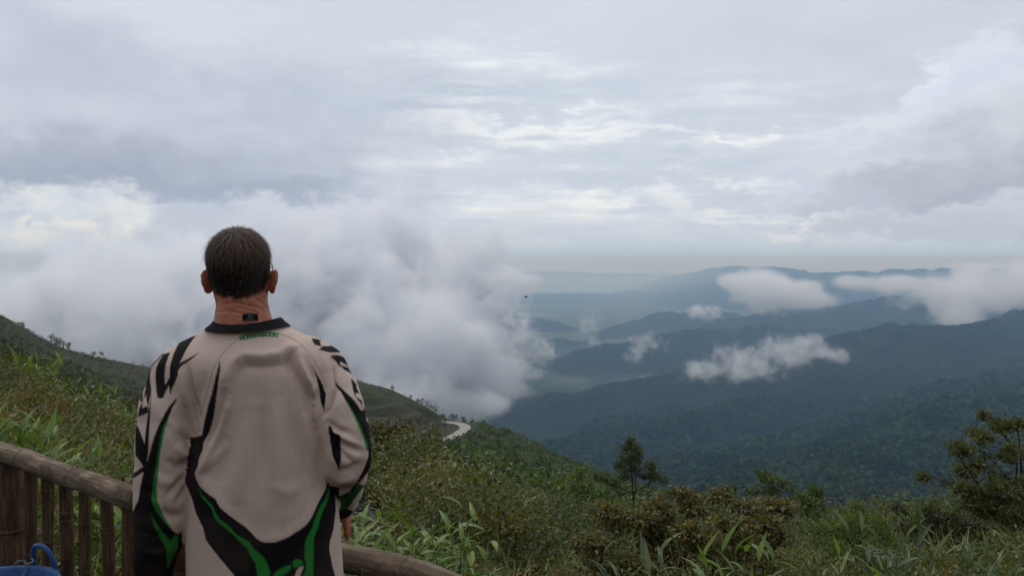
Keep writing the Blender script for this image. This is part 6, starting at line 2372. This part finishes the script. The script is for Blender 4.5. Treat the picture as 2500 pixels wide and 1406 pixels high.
def near_cover():
    r = R8
    # grasses just past the railing
    u, p = sample_ground(r, 5200, -350, 2850, 2.6, 9)
    ok = clear_of_deck(p, .25) & open_ground(p)
    u, p = u[ok], p[ok]
    sc = r.uniform(.5, 1.05, len(p)) * np.where(u > 850, .75, .95)
    right = u > 900
    c = np.where(right[:, None], tone(p, GR_R, 1.6, 1), tone(p, GR, 1.3, 2))
    scatter('grass', TUFTS, p, sc, c, 'rough green and straw-coloured grass growing just past the railing', 'grass', M_GRASS, 1)
    u, p = sample_ground(r, 2800, -350, 2850, 2.8, 11)
    ok = clear_of_deck(p, .35) & open_ground(p)
    u, p = u[ok], p[ok]
    scatter('low_weeds', SPRIGS, p, r.uniform(.5, 1.1, len(p)), tone(p, SP, 1.8, 3), 'tangle of low leafy weeds among the grass past the railing', 'weeds', M_LEAF, 2)
    u, p = sample_ground(r, 420, -350, 2850, 3.2, 16)
    ok = clear_of_deck(p, .4) & open_ground(p)
    p = p[ok]
    scatter('dead_stalks', [proto_tuft(np.random.default_rng(1100 + k), 3, 4, .75, .007) for k in range(5)], p, r.uniform(.6, 1.25, len(p)), tone(p, [(.20, .155, .085), (.14, .10, .055), (.25, .20, .12)], 2.0, 9),
            'dry straw stalks standing among the grass', 'grass', M_GRASS, 8, .25)
    # farther down the slope and up the bank
    u, p = sample_ground(r, 4000, -350, 2850, 8, 26)
    p = p[open_ground(p)]
    scatter('slope_grass', TUFTS_FAR, p, r.uniform(.55, 1.2, len(p)), tone(p, GR, 3.5, 4), 'long tangled grass on the near bank and slope', 'grass', M_GRASS, 3)
    u, p = sample_ground(r, 4000, -350, 2850, 8, 45)
    p = p[open_ground(p)]
    scatter('slope_undergrowth', SPRIGS_FAR, p, r.uniform(.4, .9, len(p)) * np.interp(p[:, 1], [8, 45], [.85, 1.7]), tone(p, SP, 4.0, 5), 'dense leafy undergrowth covering the near bank and slope', 'undergrowth', M_LEAF, 4)
    # bushes that swell out of the undergrowth
    def bushes(name, n, u0, u1, d0, d1, pal, seed, lab, big=1.0):
        u, p = sample_ground(r, n, u0, u1, d0, d1)
        p = p[open_ground(p)]
        pr = []
        for k in range(6):
            q = np.random.default_rng(1200 + k)
            m = 300
            a = unit(q, 9) * [.45, .45, .22] + [0, 0, .55]
            c = a[q.integers(0, 9, m)] + q.normal(0, .5, (m, 3)) * [.30, .30, .22]
            c[:, 2] = np.maximum(c[:, 2], .04)
            L = q.uniform(.045, .10, m)
            v, f, _ = kites(c, unit(q, m) + (c - [0, 0, .4]) * .8, unit(q, m) * .6 + [0, 0, 1], L, L * .5, np.ones((m, 3)))
            pr.append((v, f))
        scatter(name, pr, p, r.uniform(.55, 1.25, len(p)) * big, tone(p, pal, 2.5, seed), lab, 'bushes', M_LEAF, seed, .1)

    bushes('russet_bushes', 130, 880, 1330, 9, 26, [(.105, .075, .028), (.050, .054, .018), (.090, .092, .028), (.070, .085, .025), (.15, .125, .040)], 31, 'russet and dark bushes on the slope below the brown bush')
    bushes('green_bushes', 170, 1180, 2750, 11, 34, [(.060, .085, .024), (.085, .115, .030), (.045, .056, .018), (.100, .085, .030), (.038, .046, .016)], 32, 'mixed green bushes along the edge of the slope')
    bushes('bank_bushes', 110, -350, 420, 8, 17, [(.120, .078, .028), (.085, .085, .026), (.070, .095, .026), (.050, .048, .018), (.11, .125, .036)], 33, 'russet and olive bushes on the near bank', .55)
    u, p = sample_ground(r, 3000, 850, 2700, 32, 120)
    scatter('slope_thicket', SPRIGS_FAR, p, r.uniform(1.1, 2.0, len(p)) * np.interp(p[:, 1], [32, 120], [.9, 2.0]), tone(p, [(.070, .066, .024), (.060, .085, .028), (.082, .110, .036), (.066, .094, .032), (.048, .064, .022)], 12.0, 6),
            'thicket on the slope falling away below the lookout', 'undergrowth', M_LEAF, 5)
    # the same cover carries on to either side of the view
    for ua, ub, sd in ((-1500, -350, 41), (2850, 4200, 42)):
        u, p = sample_ground(r, 900, ua, ub, 3.2, 30)
        p = p[clear_of_deck(p, .4)]
        scatter('side_undergrowth', SPRIGS_FAR, p, r.uniform(.5, 1.1, len(p)), tone(p, SP, 3.0, sd), 'leafy undergrowth on the bank beside the lookout', 'undergrowth', M_LEAF, sd)
        u, p = sample_ground(r, 900, ua, ub, 3.2, 30)
        p = p[clear_of_deck(p, .4)]
        scatter('side_grass', TUFTS_FAR, p, r.uniform(.5, 1.1, len(p)), tone(p, GR, 3.0, sd + 2), 'tangled grass on the bank beside the lookout', 'grass', M_GRASS, sd + 2)
    # wooded flank below the road
    u, p = sample_ground(r, 8200, 1060, 2750, 70, 860)
    dens = smoothstep(-.28, .1, fbm(p[:, 0] / 40, p[:, 1] / 40, 3) + .12)
    rd = np.min(np.hypot(p[:, None, 0] - road_c[None, ::4, 0], p[:, None, 1] - road_c[None, ::4, 1]), 1)
    keep = (r.random(len(p)) < dens) & (rd > 7) & ~((rd < 40) & (p[:, 1] < 430) & (u < 1130) & (p[:, 1] < 400))
    u, p = u[keep], p[keep]
    scatter('hillside_wood', CROWNS, p, r.uniform(.7, 1.7, len(p)) * np.interp(p[:, 1], [70, 500, 860], [.9, 1.45, 2.3]), tone(p, [(.036, .056, .022), (.046, .070, .026), (.062, .090, .032), (.078, .104, .040), (.034, .050, .022)], 30.0, 7),
            'bushy green wood covering the flank of the spur below the road', 'wood', M_LEAF, 6, .1)
    # scrub on the bare hills
    u, p = sample_ground(r, 17000, -300, 1180, 45, 560)
    rd = np.min(np.hypot(p[:, None, 0] - road_c[None, ::4, 0], p[:, None, 1] - road_c[None, ::4, 1]), 1)
    keep = (rd > 8) & (r.random(len(p)) < .35 + .9 * smoothstep(-.1, .3, fbm(p[:, 0] / 35, p[:, 1] / 35, 3)))
    p = p[keep]
    scatter('hill_scrub', [proto_sprig(np.random.default_rng(1000 + k), 10, .6, .65, .40, .6) for k in range(6)], p, r.uniform(.7, 2.0, len(p)), tone(p, [(.034, .044, .018), (.050, .062, .026), (.042, .040, .020), (.028, .038, .018)], 30.0, 8),
            'low scrub dotted over the grassy hills behind the man', 'scrub', M_LEAF, 7, .1)


near_cover()
